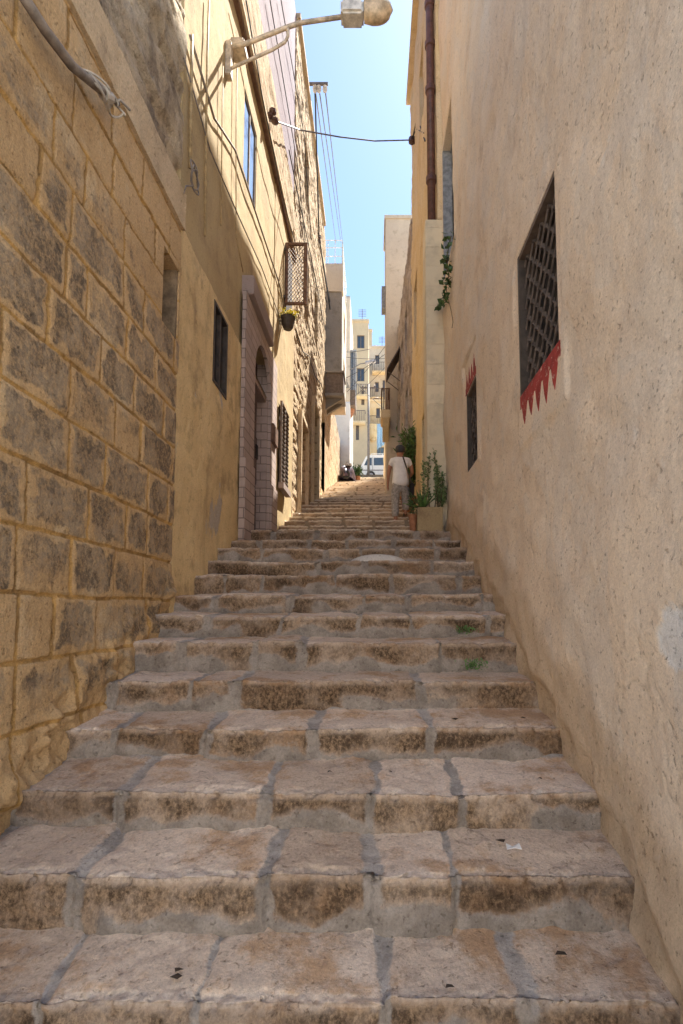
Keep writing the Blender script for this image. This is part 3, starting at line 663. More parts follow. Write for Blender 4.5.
rl.tube([(bc.x+.75*math.cos(PI+PI*k/13),45.9+.75*math.sin(PI+PI*k/13),bc.z+.96) for k in range(14)], .03, 5); rl.build('railing', M['iron'], bal)
for px,py,Y,w_,lb in ((363,398,44,1.1,'small far balcony with thin railing on the cream house, the upper one'),(359,424,44,1.1,'small far balcony with thin railing on the cream house, the lower one'),(380,374,52,1.6,'far balcony high on the pale block'),(377,400,52,1.4,'far balcony on the pale block just over the golden house')):
    c0 = A(px,py,Y); e = empty('far_balcony', c0, lb, 'balcony', 'balconies on the far houses')
    MB().box(c0.x-w_/2,c0.x+w_/2,Y-.8,Y-.05,c0.z-.15,c0.z).build('balcony_slab', M['gold'], e)
    q_ = MB()
    for k_ in range(8): xx = c0.x-w_/2+.03+(w_-.06)*k_/7; q_.tube([(xx,Y-.77,c0.z+.001),(xx,Y-.77,c0.z+.9)],.02,4)
    q_.tube([(c0.x-w_/2,Y-.08,c0.z+.9),(c0.x-w_/2,Y-.77,c0.z+.9),(c0.x+w_/2,Y-.77,c0.z+.9),(c0.x+w_/2,Y-.08,c0.z+.9)],.03,4); q_.build('railing', M['iron'], e)
# laundry / cloth hanging
cl = MB(); n = 14
ca_ = A(377,424,43); cb2 = A(386.5,424,43); zl = A(0,449,43).z
vs = []; fs = []
for j in range(9):
    for i in range(n):
        t = i/(n-1); vs.append((ca_.x+(cb2.x-ca_.x)*t-.25*(j/8)*(1-t)*0, 43+.10*math.sin(t*19)*(.4+j/8)+.02*j, ca_.z+(zl-ca_.z)*j/8*(1-.25*t)))
for j in range(8):
    for i in range(n-1): fs.append((j*n+i,j*n+i+1,(j+1)*n+i+1,(j+1)*n+i))
cl.add(vs, fs); o = cl.build('hanging_cloth', M['cloth_blue'], smooth=True); md = o.modifiers.new('s','SOLIDIFY'); md.thickness = .01
tag(o, 'pale blue cloth hanging out above the white van', 'cloth')
ln = MB().tube([(A(366,423,43).x,43,ca_.z+.1),((ca_.x+cb2.x)/2,43,ca_.z+.0),(A(392,424,43).x,43,ca_.z+.1)], .015, 5); tag(ln.build('washing_line', M['cable']), 'line carrying the pale blue cloth above the van', 'washing line')
# ================================================================== RIGHT: near plaster house
ph = empty('plaster_house', (1,3,-1), 'near tan plaster house on the right, red painted fringe under its barred window', 'house')
YP = atX(443.5,470,XR).y
a_ = atX(548,182,XR); b_ = atX(556,350,XR); c_ = atX(517,262,XR); d_2 = atX(520,392,XR)
W1 = ((a_.y+b_.y)/2-.02, (c_.y+d_2.y)/2+.06, (b_.z+d_2.z)/2+.02, (a_.z+c_.z)/2+.05, .16)
a_ = atX(474.5,372,XR); b_ = atX(475,455,XR); c_ = atX(464,398,XR); d_2 = atX(467,475,XR)
W2 = ((a_.y+b_.y)/2, (c_.y+d_2.y)/2, (b_.z+d_2.z)/2, (a_.z+c_.z)/2, .20)
gA = atX(452.5,235,XR); gB = atX(446,130,XR); W3 = (gA.y+.0, YP-.12, gA.z, atX(449,100,XR).z, .18)
WF = [(W1[0]-.05,W1[1]+.05,W1[2]-.34,W1[3]), (W2[0]-.05,W2[1]+.08,W2[2],W2[3]+.34)]
ZSP = W3[2]-.03
FL = atX(672,640,XR); FL2 = atX(640,905,XR)
def flakeR(U, V):
    r = np.hypot((U-FL.y)/.10,(V-FL.z)/.16); return sst(.50,.54,(1.25-r)*.6+fbm(U*9,V*9,777,5)*.5)*(r < 2.2)*1.0
def dampR(U, V): return 1-sst(0,.9,V-groundz(U))
def baseR(U, V):
    dz = V-groundz(U); t = 1-sst(-.1,.55,dz+(fbm(U*2.2,V*2.2,188,4)-.5)*.6); t2 = 1-sst(.0,.12,dz+(fbm(U*6,V*6,189,4)-.5)*.18)
    return t*(.03+.05*(fbm(U*4,V*4,190,4)-.3))-t2*.03, t2*.9*sst(.4,.6,fbm(U*3,V*3,191,3))
facR('wall', XR+.02, 0,0,0,0, h_plaster(111,.005,.0022,.050,pits=.006,ops=WF,base=baseR), M['plaster'], ph,
     us=[(.8,1.0,.1),(1.0,3.5,.014),(3.5,YP,.025)], zs=[(-2.2,-1.4,.1),(-1.4,3.6,.014),(3.6,ZSP,.03)], ops=[W1,W2], thick=5)
facR('upper_wall', XR+.02, 0,0,0,0, h_plaster(111,.005,.0022,.050,pits=.006,ops=[W3]), M['plaster'], ph, us=[(3.2,YP,.03)], zs=[(ZSP+.003,9,.04),(9,14.2,.2)], ops=[W3], thick=5)
XW = XR+.02
def grille(parent, o, X, n, name='window_grille'):
    g = MB(); y0,y1,z0,z1,_ = o; x = X+.05
    st = (y1-y0)/n; m = int((z1-z0)/st)+1
    # diagonal lattice clipped to the opening
    W = y1-y0; H = z1-z0
    for s in (1,-1):
        k = -int(H/st)-1
        while k < n+int(H/st)+2:
            p = []
            # line y = y0+k*st + s*(z-z0)
            za = z0; zb = z1
            def yy(z): return y0+k*st+s*(z-z0)
            pts = []
            for zz in (z0,z1):
                if y0 <= yy(zz) <= y1: pts.append((yy(zz),zz))
            for ye in (y0,y1):
                zz = z0+(ye-y0-k*st)/s
                if z0 < zz < z1: pts.append((ye,zz))
            if len(pts) >= 2 and math.hypot(pts[0][0]-pts[1][0], pts[0][1]-pts[1][1]) > .03:
                xx = x+(.006 if s > 0 else -.006)
                j_ = random.uniform(-.008,.008); g.tube([(xx,pts[0][0],pts[0][1]),(xx+random.uniform(-.004,.004),(pts[0][0]+pts[1][0])/2+j_,(pts[0][1]+pts[1][1])/2+j_),(xx,pts[1][0],pts[1][1])], .0075, 6)
            k += 1
    # collars where the bars cross
    i = 0
    for a in range(-1, 2*n+1):
        for b in range(0, 2*m+2):
            y = y0+a*st/2; z = z0+b*st/2
            if (a+b) % 2 == 0 and y0+.01 < y < y1-.01 and z0+.01 < z < z1-.01: g.obox((x,y,z),(.012,0,0),(0,.014,0),(0,0,.014))
    return g.build(name, M['iron'], parent)
for o_ in (W1,W2):
    MB().box(XW-.001,XW+.15,o_[1]-.03,o_[1]-.002,o_[2]+.001,o_[3]-.001).build('window_jamb', M['darkwood'], ph)
    MB().box(XW+.003,XW+.15,o_[0]+.002,o_[1]-.031,o_[3]-.03,o_[3]-.002).build('window_lintel', M['greywood'], ph)
wn = window(ph, XW, W1, -1, 'dark', M['darkwood'], 1); grille(ph, W1, XW, 5)
wn2 = window(ph, XW, W2, -1, 'dark', M['darkwood'], 1); grille(ph, W2, XW, 3)
window(ph, XW, W3, -1, 'shutter', M['greyblue'])
MB().box(XW-.004,XW+.16,W3[1]-.03,W3[1]-.001,W3[2],W3[3]).build('window_jamb', M['greyblue'], ph)
def fringe(yl, yr, zl, zr_, n, ln_, band, up=False):
    mb = MB(); x = XW-.003; s = -1 if not up else 1
    def L(t): return Vector((x, yl+(yr-yl)*t, zl+(zr_-zl)*t))
    mb.prism([L(0), L(1), L(1)+Vector((0,0,s*band)), L(0)+Vector((0,0,s*band))], (.006,0,0))
    for k in range(n):
        t = (k+.5)/n*.94+.03; w = .30/n; l = ln_*random.uniform(.75,1.15)
        p = L(t)+Vector((0,0,s*(band-.001))); dy = abs(yr-yl)*w
        q = [p+Vector((0,-dy*1.25,0)), p+Vector((0,dy*1.25,0)), p+Vector((0,dy*.75,s*l*.6)), p+Vector((0,dy*.1,s*l)), p+Vector((0,-dy*.55,s*l*.55))]
        mb.prism(q, (.005,0,0))
    return mb
fringe(W1[0]-.02, W1[1]+.0, W1[2]-.0, W1[2]-.0, 5, .15, .09).build('painted_fringe', M['redpaint'], ph)
fringe(W2[0]-.0, W2[1]+.05, W2[3]+.002, W2[3]+.002, 4, .17, .08, True).build('painted_fringe', M['redpaint'], ph)
# ================================================================== RIGHT: golden house with pier and downpipe
gh = empty('golden_house', (1,9.5,1), 'golden plastered house on the right behind the cream block pier', 'house')
XP = .945
pz = atY(434,219,YP).z; pxl = atY(426,300,YP).x
MB().box(pxl,XR+1,YP+.004,YP+.42,.8,pz).build('pier', M['pier'], gh, bevel=.01)
YG = 12.0
gd1 = op(XP,419,392,505,414.0,None,.15); 
gops = [(8.9,9.75,1.6,3.7,.15),(8.3,8.7,2.3,3.35,.12),(10.6,11.5,5.9,7.4,.15),(9.,9.8,9.4,10.9,.15)]
facR('wall', XP, 0,0,0,0, h_plaster(121,.02,.004,.05,pits=.01,ops=gops), M['gold'], gh, us=[(YP+.43,YG,.035)], zs=[(.8,atX(419,0,XP).z if False else 12.6,.05)], ops=gops, thick=4)
facR('shoulder', XP+.02, 0,0,0,0, h_plaster(122,.01,.004,.02), M['gold'], gh, us=[(YP+.005,YP+.425,.04)], zs=[(pz+.003,12.6,.05)], thick=3)
for k,o_ in enumerate(gops): window(gh, XP, o_, -1, 'shutter', M['green'] if k == 0 else M['wood'])
MB().box(XP-.12,XP+1,YP-.0+.1,YG+.02,12.603,12.75).build('cornice', M['gold'], gh)
dpx = atY(430.5,219,YP+.10)
dp = empty('downpipe', (dpx.x,dpx.y,pz), 'thick brown downpipe standing on top of the cream pier', 'downpipe')
py_ = YP+.16; pxx = atY(431,150,py_).x
MB().tube([(pxx,py_,pz+.003),(pxx,py_,12.4)], .062, 16).build('pipe', M['pipe'], dp, smooth=True)
for yy in (180,90,45,5):
    z = atY(430,yy,py_).z
    MB().lathe((pxx,py_,z-.05),[(.066,0),(.082,.01),(.082,.09),(.066,.10)],16).build('collar', M['pipe'], dp)
    MB().box(pxx,XR,py_-.012,py_+.012,z+.06,z+.08).build('clamp', M['iron'], dp)
# ================================================================== RIGHT: grey weathered house, tower, low house with balcony
YT = 17.0
gw = empty('grey_house', (.9,14,3), 'grey weathered rubble house on the right beyond the golden one', 'house')
x0_ = atY(411,250,YG).x; x1_ = atY(397,300,YT).x

gwo = [(1.1,1.9,3.6,5.9,.15),(2.6,3.4,6.6,8.1,.15),(3.9,4.5,4.4,6.6,.15),(1.2,1.9,6.9,8.2,.15)]
dx = x1_-x0_; Lw = math.hypot(dx,YT-YG); Nn = (-(YT-YG)/Lw, dx/Lw)
facade('wall', (x0_,YG+.01), (x0_+dx/Lw,YG+.01+(YT-YG)/Lw), [(1.2,9.6,.05)], [(0,Lw,.05)], h_masonry(.26,.0,.4,131,groove=.02,depth=.02,amp=.016,off=.03,eros=.05,pat=.4,ops=gwo), M['greyweather'], gw, Nn, 3, gwo)
for k,o_ in enumerate(gwo):
    w = MB(); c0 = Vector((x0_+dx/Lw*o_[0]-Nn[0]*.12, YG+.01+(YT-YG)/Lw*o_[0]-Nn[1]*.12,0)); c1 = Vector((x0_+dx/Lw*o_[1]-Nn[0]*.12, YG+.01+(YT-YG)/Lw*o_[1]-Nn[1]*.12,0))
    w.prism([c0+Vector((0,0,o_[2]-.05)), c1+Vector((0,0,o_[2]-.05)), c1+Vector((0,0,o_[3]+.05)), c0+Vector((0,0,o_[3]+.05))], (.05,0,0)); w.build('shutter', M['green'] if k in (0,2) else M['darkwood'], gw)
tw = empty('tower_house', (.7,17.3,4.5), 'tall narrow beige house corner on the right standing against the sky', 'house')
tx = atY(386,350,YT+.1).x; tz = atY(390,219,YT+.1).z
facF('wall', YT+.1, tx, 3.0, 3., tz, h_masonry(.3,.0,.5,141,groove=.008,depth=.006,amp=.008,off=.008,pat=.2), M['beige'], tw, res=.06, thick=1.6)
MB().box(tx-.05,3.,YT+.06,YT+1.74,tz+.003,tz+.12).build('cornice', M['beige'], tw)
# rain-worn side strip of golden stone low on the tower
oz0 = atY(391,284,YT).z
sb = atY(384,290,YT+.6)
MB().box(tx-.14,tx-.004,YT+.5,YT+.9,atY(0,300,YT).z,atY(0,277,YT).z).build('window_box', M['greyblue'], tw)
# dark iron bracket sign / canopy
ab = empty('iron_canopy', (.6,16.2,9), 'small dark rusted canopy jutting from the grey weathered house', 'canopy')
q0 = atY(394,372,15.6); q1 = atY(403,345,15.6)
wallx = x0_+dx*(15.6-YG)/(YT-YG)
m_ = MB(); m_.prism([(wallx,15.6,q1.z),(wallx,15.6,q1.z-.06),(wallx-.42,15.6,q0.z+.05),(wallx-.42,15.6,q0.z+.11)],(0,.9,0)); m_.build('canopy_sheet', M['iron'], ab)
for a_ in (15.7,16.4): MB().tube([(wallx,a_,q0.z-.25),(wallx-.38,a_,q0.z+.06)],.015).build('bracket', M['iron'], ab)
lh = empty('low_house', (.8,26,6), 'low ochre house on the right carrying a stone balcony over the steps', 'house')
XLH = .66
lo = [(20.6,21.5,5.5,7.6,.15),(23.5,24.4,6.3,8.5,.15),(27,27.9,7.4,9.6,.15)]
facR('wall', XLH, 0,0,0,0, h_masonry(.27,.0,.45,151,groove=.02,depth=.02,amp=.012,off=.02,pat=.2,ops=lo), M['gold'], lh, us=[(19.2,32,.1)], zs=[(4,9.6,.1)], ops=lo, thick=4)
for o_ in lo: window(lh, XLH, o_, -1, 'shutter', M['wood'])
bb = empty('stone_balcony', (.4,16.6,6.5), 'ochre stone balcony with brown railing, high above the climbing person', 'balcony')
ZB = lambda py: atY(385,py,16.2).z
bxl = atY(381,410,16.2).x; bxr = atY(390.5,410,16.2).x
MB().box(bxl,bxr,16.2,17.095,ZB(418),ZB(409)).build('balcony_slab', M['gold'], bb, bevel=.03)
for xx in (bxl+.06,bxr-.14): MB().prism([(xx,16.3,ZB(418)-.002),(xx,17.095,ZB(418)-.002),(xx,17.095,ZB(418)-.5)],(.10,0,0)).build('bracket', M['gold'], bb)
m_ = MB()
for k in range(6): x = bxl+.03+(bxr-bxl-.06)*k/5; m_.tube([(x,16.24,ZB(409)+.002),(x,16.24,ZB(388))], .016, 5)
for k in range(8): y = 16.24+.82*k/7; m_.tube([(bxl+.03,y,ZB(409)+.002),(bxl+.03,y,ZB(388))], .016, 5)
m_.tube([(bxr-.03,17.08,ZB(388)),(bxr-.03,16.24,ZB(388)),(bxl+.03,16.24,ZB(388)),(bxl+.03,17.08,ZB(388))], .028, 5); m_.build('railing', M['wood'], bb)
# ================================================================== street lamp
ls = atX(227,50,XL-.03)
lamp = empty('street_lamp', (XL,ls.y,ls.z), 'cream bracket street lamp reaching out from the yellow house into the sky', 'street lamp')
YLm = ls.y
def LP(px,py,dy=0): p = atY(px,py,YLm+dy); return p
arm = MB(); arm.tube([LP(228,48),LP(245,44),LP(288,27),LP(300,23),LP(341,17)], .025, 10)
arm.build('arm', M['metal'], lamp, smooth=True)
st = MB(); st.tube([LP(225,71),LP(245,62),LP(272,50),LP(285,42),LP(288,36),LP(288,28)], .018, 10); st.build('strut', M['metal'], lamp, smooth=True)
pl = MB(); p0 = LP(225,78); p1 = LP(226,44); pl.box(XL-.04,XL+.03,YLm-.05,YLm+.05,p0.z,p1.z); pl.build('wall_plate', M['metal'], lamp, bevel=.008)
b_ = MB(); p = LP(240,46,.15); b_.box(XL-.03,XL+.14,p.y-.06,p.y+.18,p.z-.05,p.z+.06); b_.build('junction_box', M['metal'], lamp, bevel=.015)
# head: rear housing, hood and amber bowl
h0 = LP(341,16); hx0 = h0.x; hz = h0.z; hx1 = LP(362,15).x; hx2 = LP(393,15).x
zu = LP(350,3).z; zd = LP(350,26).z
hd = MB(); hd.box(hx0,hx1+.02,YLm-.10,YLm+.10,zd+.07,zu-.05); hd.build('housing', M['lamphead'], lamp, bevel=.025)
def shell(x0,x1,zc,w,hh,up,n=10,m=14):
    mb = MB(); vs = []; fs = []
    for i in range(n+1):
        t = i/n; x = x0+(x1-x0)*t; prof = (1-max(0,(t-.35)/.65)**2.4)**.5 if t > .35 else 1.
        prof = max(prof,.04)*(.86+.14*min(1,t/.3))
        for j in range(m+1):
            a = PI*j/m; vs.append((x, YLm+w*prof*math.cos(a), zc+up*hh*prof*math.sin(a)))
    for i in range(n):
        for j in range(m): fs.append((i*(m+1)+j,(i+1)*(m+1)+j,(i+1)*(m+1)+j+1,i*(m+1)+j+1))
    for i in range(n): fs.append((i*(m+1),(i+1)*(m+1),(i+1)*(m+1)+m,i*(m+1)+m))
    fs.append(tuple(range(m+1))); mb.add(vs, fs); return mb
zc = (zu+zd)/2+.02
shell(hx1+.02,hx2,zc+.035,.125,.11,1).build('hood', M['whitemetal'], lamp, smooth=True)
shell(hx1+.025,hx2-.01,zc+.033,.118,.15,-1).build('diffuser', M['lampglass'], lamp, smooth=True)
# ================================================================== power line brackets and wires
def bracket(px0, px1, py, Y, xa, label, up=True, n=3, cols=(315,319,325)):
    z = atY((px0+px1)/2, py, Y).z; x1 = atY(px1, py, Y).x
    e = empty('power_bracket', (xa,Y,z), label, 'power bracket', 'iron power line brackets')
    MB().box(xa,x1,Y-.03,Y+.03,z-.03,z+.03).build('cross_arm', M['iron'], e)
    pts = []
    for cpx in cols:
        x = atY(cpx, py, Y).x
        s = 1 if up else -1
        MB().lathe((x,Y,z+(.031 if up else -.25)),[(.02,0),(.055,.03),(.03,.07),(.07,.10),(.035,.14),(.06,.17),(.02,.21)],10).build('insulator', M['porcelain'] if not up else M['insul'], e)
        pts.append(Vector((x,Y,z+(.15 if up else -.12))))
    return pts
Yb1 = 13.; P1 = bracket(303,328,84,Yb1,XL-.1,'iron arm with pale insulators hanging against the sky, the nearer one',False)
Yb2 = 15.5; P2 = bracket(300,321,242,Yb2,XL-.1,'iron arm with brown insulators by the open window frame, the further one',True,3,(303.,312.,319.))
def wire(pts, r, name, label, mat='wire', sag=.25, cat='wire', group=None, n=14):
    out = []
    for a, b in zip(pts[:-1], pts[1:]):
        a = Vector(a); b = Vector(b); L = (b-a).length
        for k in range(n+(b == Vector(pts[-1]))):
            t = k/n; p = a.lerp(b, t); p.z -= 4*t*(1-t)*sag*L/10; out.append(p)
    return tag(MB().tube(out, r, 6).build(name, M[mat], smooth=True), label, cat, group)
ends = [A(336,243,34),A(341,243,34),A(343,246,34)]
for i,(a,e) in enumerate(zip(P1, ends)):
    wire([a, e], .017, 'power_wire', 'grey power wire from the pale insulators, %s' % ['the one nearest the houses','the middle one of three','the outermost one against the sky'][i], 'greycable', .0)
wire([P1[0]+Vector((.0,0,0)), P2[2], A(345,400,27)], .022, 'power_cable', 'black cable dropping from the pale insulators past the roof railing', 'cable', .1)
for i in range(3):
    wire([P2[i], A(352-2*i,395,30)], .016, 'power_wire', 'dark wire slanting down from the brown insulators, %s' % ['the one nearest the wall','the middle one','the outermost'][i], 'cable', .2)
for i,(p0,p1,lb) in enumerate((((304,86,13.),(322,246,19.),'dark cable sagging from the iron arm along the rubble house roofline'),((282,150,9.6),(303,240,15.4),'dark cable from the knobbly anchor to the further iron arm'),((322,246,19.),(346,392,28.6),'dark cable from the grey house railing to the glazed balcony'))):
    wire([A(*p0), A(*p1)], .017, 'power_cable', lb, 'cable', .15)
# crossing cable over the alley
ya = atX(275,121,XL).y; pa = atX(275,121,XL+.12)
pb_ = atY(412,140,11.2)
mid = [pa, atY(300,130,10.), atY(340,137,10.3), atY(375,141,10.8), pb_]
wire(mid, .014, 'crossing_cable', 'single cable crossing the alley under the street lamp', 'greycable', .0, 'cable')
sp = empty('cable_anchor', pa, 'dark knobbly cable anchor high on the left rubble wall', 'cable anchor')
for dz,dx in ((0,0),(.16,-.04),(.08,-.09)): MB().lathe((pa.x+dx,pa.y,pa.z+dz-.05),[(.02,0),(.06,.03),(.06,.07),(.02,.1)],10).build('insulator', M['insul'], sp)
MB().tube([(XL-.1,pa.y,pa.z),(pa.x+.02,pa.y,pa.z)],.015).build('pin', M['iron'], sp)
sp = empty('cable_anchor', pb_, 'dark cable anchor with twisted ends beside the brown downpipe', 'cable anchor')
MB().lathe((pb_.x,pb_.y,pb_.z-.1),[(.03,0),(.08,.04),(.08,.14),(.03,.18)],10).build('insulator', M['insul'], sp)
MB().tube([pb_,pb_+Vector((.08,-.5,.05)),atX(425,141,XP-.02)],.012).build('tie', M['cable'], sp)
MB().tube([pb_,pb_+Vector((.06,-.4,-.12)),atX(424,133,XP-.02)],.01).build('tie', M['cable'], sp)
# cables along the left facade
def onL(px,py,X=XL+.02): return atX(px,py,X)
CB = [
 ('cable_bundle','twisted pair of brown cables slanting down the yellow wall past the blue window',[(190,35),(214,118),(235,150),(262,232),(279,283),(286,318)],.013,'conduit'),
 ('facade_cable','black cable running just under the dark cornice of the yellow house',[(246,0),(262,95),(281,190),(300,262)],.009,'cable'),
 ('facade_cable','black cable on the lilac plaster top storey',[(270,0),(288,108),(298,168),(305,238)],.009,'cable'),
 ('facade_cable','thin black cable on the lilac storey nearer the sky',[(281,0),(293,70),(304,135),(311,240)],.009,'cable'),
 ('facade_cable','brown cable looping low across the rubble house past its doorways',[(296,330),(303,352),(309,356),(315,376),(321,384),(327,402)],.012,'cable'),
 ('facade_cable','black cable sagging along the rubble house above the hanging flower pot',[(289,150),(300,205),(310,252),(318,292),(325,330)],.012,'cable'),
 ('facade_cable','brown cable crossing the yellow wall under the twisted pair',[(184,58),(210,150),(238,215),(262,268),(284,330)],.008,'conduit'),
 ('vertical_conduit','vertical grey conduit on the yellow wall left of the street lamp bracket',[(192,35),(191,100),(190,168)],.015,'paintpipe'),
 ('vertical_conduit','long thin vertical pipe on the yellow wall beside the lamp bracket',[(209,0),(207,60),(205,236)],.011,'paintpipe'),
 ('vertical_conduit','short vertical cable below the street lamp wall plate',[(223,60),(222,130),(221,226)],.007,'paintpipe'),
 ('vertical_conduit','vertical cable under the lamp junction box',[(237,55),(236,140),(236,236),(243,272)],.007,'paintpipe'),
]
for nm,lb,pts,r,mt in CB:
    xo = XL+.0 if 'cornice' not in lb else XL+.11
    P = [onL(px,py,xo) for px,py in pts]
    tag(MB().tube(P, r, 8).build(nm, M[mt], smooth=True), lb, 'cable' if 'cable' in nm or 'cable' in lb else 'conduit')
cw = []
p = onL(190,172,XL+.03)
for k in range(40):
    a = k*.42; cw.append(p+Vector((.03+.012*math.sin(a*2.3), .09*math.cos(a)+.002*k, .11*math.sin(a*1.0)-.0015*k)))
cw += [onL(186,186,XL+.06), onL(184,193,XL+.05)]
tag(MB().tube(cw, .007, 6).build('wire_coil', M['conduit'], smooth=True), 'loose curl of pale wire at the foot of the grey conduit', 'wire coil')
# conduit with tied wire coil, top left
cd = empty('wall_conduit', onL(60,50), 'grey conduit with a taped coil of wire at its end, over the stone blocks', 'conduit')
P = [onL(18,-12,XL+.06),onL(45,30,XL+.07),onL(72,66,XL+.09),onL(98,88,XL+.10),onL(118,104,XL+.10)]
MB().tube(P, [.026,.026,.026,.024,.014], 10).build('conduit_pipe', M['conduit'], cd, smooth=True)
for j,(cx_,cy_,rx) in enumerate(((98,86,.075),(103,92,.09),(112,103,.08))):
    c0 = onL(cx_,cy_,XL+.10); pts = []
    for k in range(22):
        a = 2*PI*k/20; pts.append(c0+Vector((.03*math.sin(a*1.7+j), rx*math.cos(a)*1.4, rx*.6*math.sin(a)+rx*.4*math.cos(a))))
    MB().tube(pts, .007, 6).build('wire_loop', M['whitewire'], cd, smooth=True)
c0 = onL(106,94,XL+.10); MB().tube([c0-Vector((0,.03,.03)), c0+Vector((0,.04,.02))], .034, 10).build('tape', M['whitewire'], cd)
tail = onL(124,110,XL+.10); MB().tube([onL(112,102,XL+.1), onL(120,100,XL+.14), onL(130,110,XL+.12)], .007, 6).build('wire_tail', M['whitewire'], cd)
# hanging pot with yellow flowers
hp = onL(288,322,XL+.14)
pot = empty('hanging_pot', hp, 'dark wall pot of bright yellow flowers below the open window frame', 'flower pot')
MB().lathe((hp.x,hp.y,hp.z-.14),[(.07,0),(.10,.05),(.13,.20),(.14,.22),(.12,.22)],14).build('pot', M['darkwood'], pot)
MB().tube([(XL-.02,hp.y,hp.z+.02),(hp.x,hp.y,hp.z+.02)],.012).build('hook', M['iron'], pot)
def leaves(name, pts, size, mat, parent, up=.3, w=.35, seed=1):
    R = random.Random(seed); mb = MB()
    for p in pts:
        p = Vector(p); d = Vector((R.uniform(-1,1),R.uniform(-1,1),R.uniform(-1,1)+up)).normalized(); s = d.cross(Vector((R.uniform(-1,1),R.uniform(-1,1),R.uniform(-1,1)))).normalized()
        l = size*R.uniform(.6,1.3); n_ = d.cross(s)*l*.12
        mb.add([p, p+d*l*.5+s*l*w*.5+n_, p+d*l, p+d*l*.5-s*l*w*.5+n_], [(0,1,2,3)])
    me = bpy.data.meshes.new(name); me.from_pydata(mb.v, [], mb.f); me.update()
    return link(name, me, mat, parent)
R = random.Random(5)
leaves('flowers', [hp+Vector((R.gauss(0,.07),R.gauss(0,.07),.09+R.uniform(0,.09))) for _ in range(260)], .045, M['yellowflower'], pot, .8, .8, 3)
leaves('leaves', [hp+Vector((R.gauss(0,.07),R.gauss(0,.07),.07+R.uniform(0,.05))) for _ in range(120)], .05, M['leaf'], pot, .5, .5, 4)
# open window frame sticking out from the wall
fy = atX(285,300,XL).y; fa = atY(285,243,fy); fb = atY(307,305,fy)
wf = empty('open_window_frame', (XL,fy,fb.z), 'brown wooden casement swung open square to the left wall, see-through', 'window frame')
x0,x1,z0,z1 = XL+.0,fb.x,fb.z,fa.z; t = .055
m_ = MB(); m_.box(x0,x0+t,fy-.025,fy+.025,z0,z1); m_.box(x1-t*1.3,x1,fy-.025,fy+.025,z0,z1); m_.box(x0+t+.001,x1-t*1.3-.001,fy-.024,fy+.024,z0,z0+t); m_.box(x0+t+.001,x1-t*1.3-.001,fy-.024,fy+.024,z1-t,z1)
m_.build('frame', M['wood'], wf, bevel=.006)
m_ = MB(); wq = x1-x0-.12; hq = z1-z0-.1
for s_g in (1,-1):
    for k_ in range(-14,16):
        b0 = k_*.085; pts = []
        for t_ in np.linspace(0,1,30):
            xx = x0+.055+wq*t_; zz = z0+.05+b0+s_g*(xx-x0)*1.4
            if z0+.04 < zz < z1-.04: pts.append((xx,fy+.004*s_g,zz))
        if len(pts) > 1: m_.tube([pts[0],pts[-1]], .006, 4)
m_.build('lattice', M['wood'], wf)
m_ = MB(); 
for zz in (z0+.15,z1-.15): m_.box(XL-.03,XL+.01,fy-.04,fy+.04,zz-.03,zz+.03)
m_.build('hinge', M['iron'], wf)
m_ = MB().box(XL-.035,XL+.012,fy+.06,fy+.75,z0-.05,z1+.05); m_.build('casing', M['darkwood'], wf)
# ================================================================== utility pole with fittings
up_ = A(368.5,455,33.5); upt = A(368.5,384,33.5)
pole = empty('utility_pole', (up_.x,33.5,8.8), 'slim grey utility pole left of the white van', 'pole')
MB().tube([(up_.x,33.5,8.8),(upt.x,33.5,upt.z)], [.09,.07], 10).build('pole_shaft', M['greycable'], pole, smooth=True)
m_ = MB(); m_.box(up_.x-.5,up_.x+.5,33.46,33.54,upt.z-.3,upt.z-.22); m_.build('cross_arm', M['iron'], pole)
for dx in (-.4,0,.4): MB().lathe((up_.x+dx,33.5,upt.z-.218),[(.03,0),(.06,.03),(.03,.08),(.05,.1),(.02,.14)],8).build('insulator', M['insul'], pole)
# distant crossing wires & second lamp
for i,(a,b) in enumerate((((345,357,24),(392,358,24)),((346,352,26),(370,349,26)),((346,378,24),(388,352,24)),((350,400,28),(390,362,28)),((352,378,27),(388,412,27)),((347,392,24),(386,345,24)))):
    wire([A(*a), A(*b)], .012, 'power_wire', 'distant wire across the upper alley, %s' % ['the level one at eave height','the short level one at the highest house','lowest slanting one from the glazed balcony','slanting one passing the pole top','the only one falling to the right','the steepest rising to the tower corner'][i], 'cable', .3)
l2 = A(372,362,28); l2a = A(350,370,28)
sl = empty('street_lamp', l2a, 'small far street lamp on an arm above the utility pole', 'street lamp')
MB().tube([l2a, A(360,364,28), A(366,363,28)], .03, 8).build('arm', M['greycable'], sl)
m_ = MB(); q0 = A(365,363,28); q1 = A(376,361,28); m_.obox((q0+q1)/2, (q1-q0)/2, (0,.12,0), (0,0,.07)); m_.build('lamp_head', M['silver'], sl, bevel=.03)
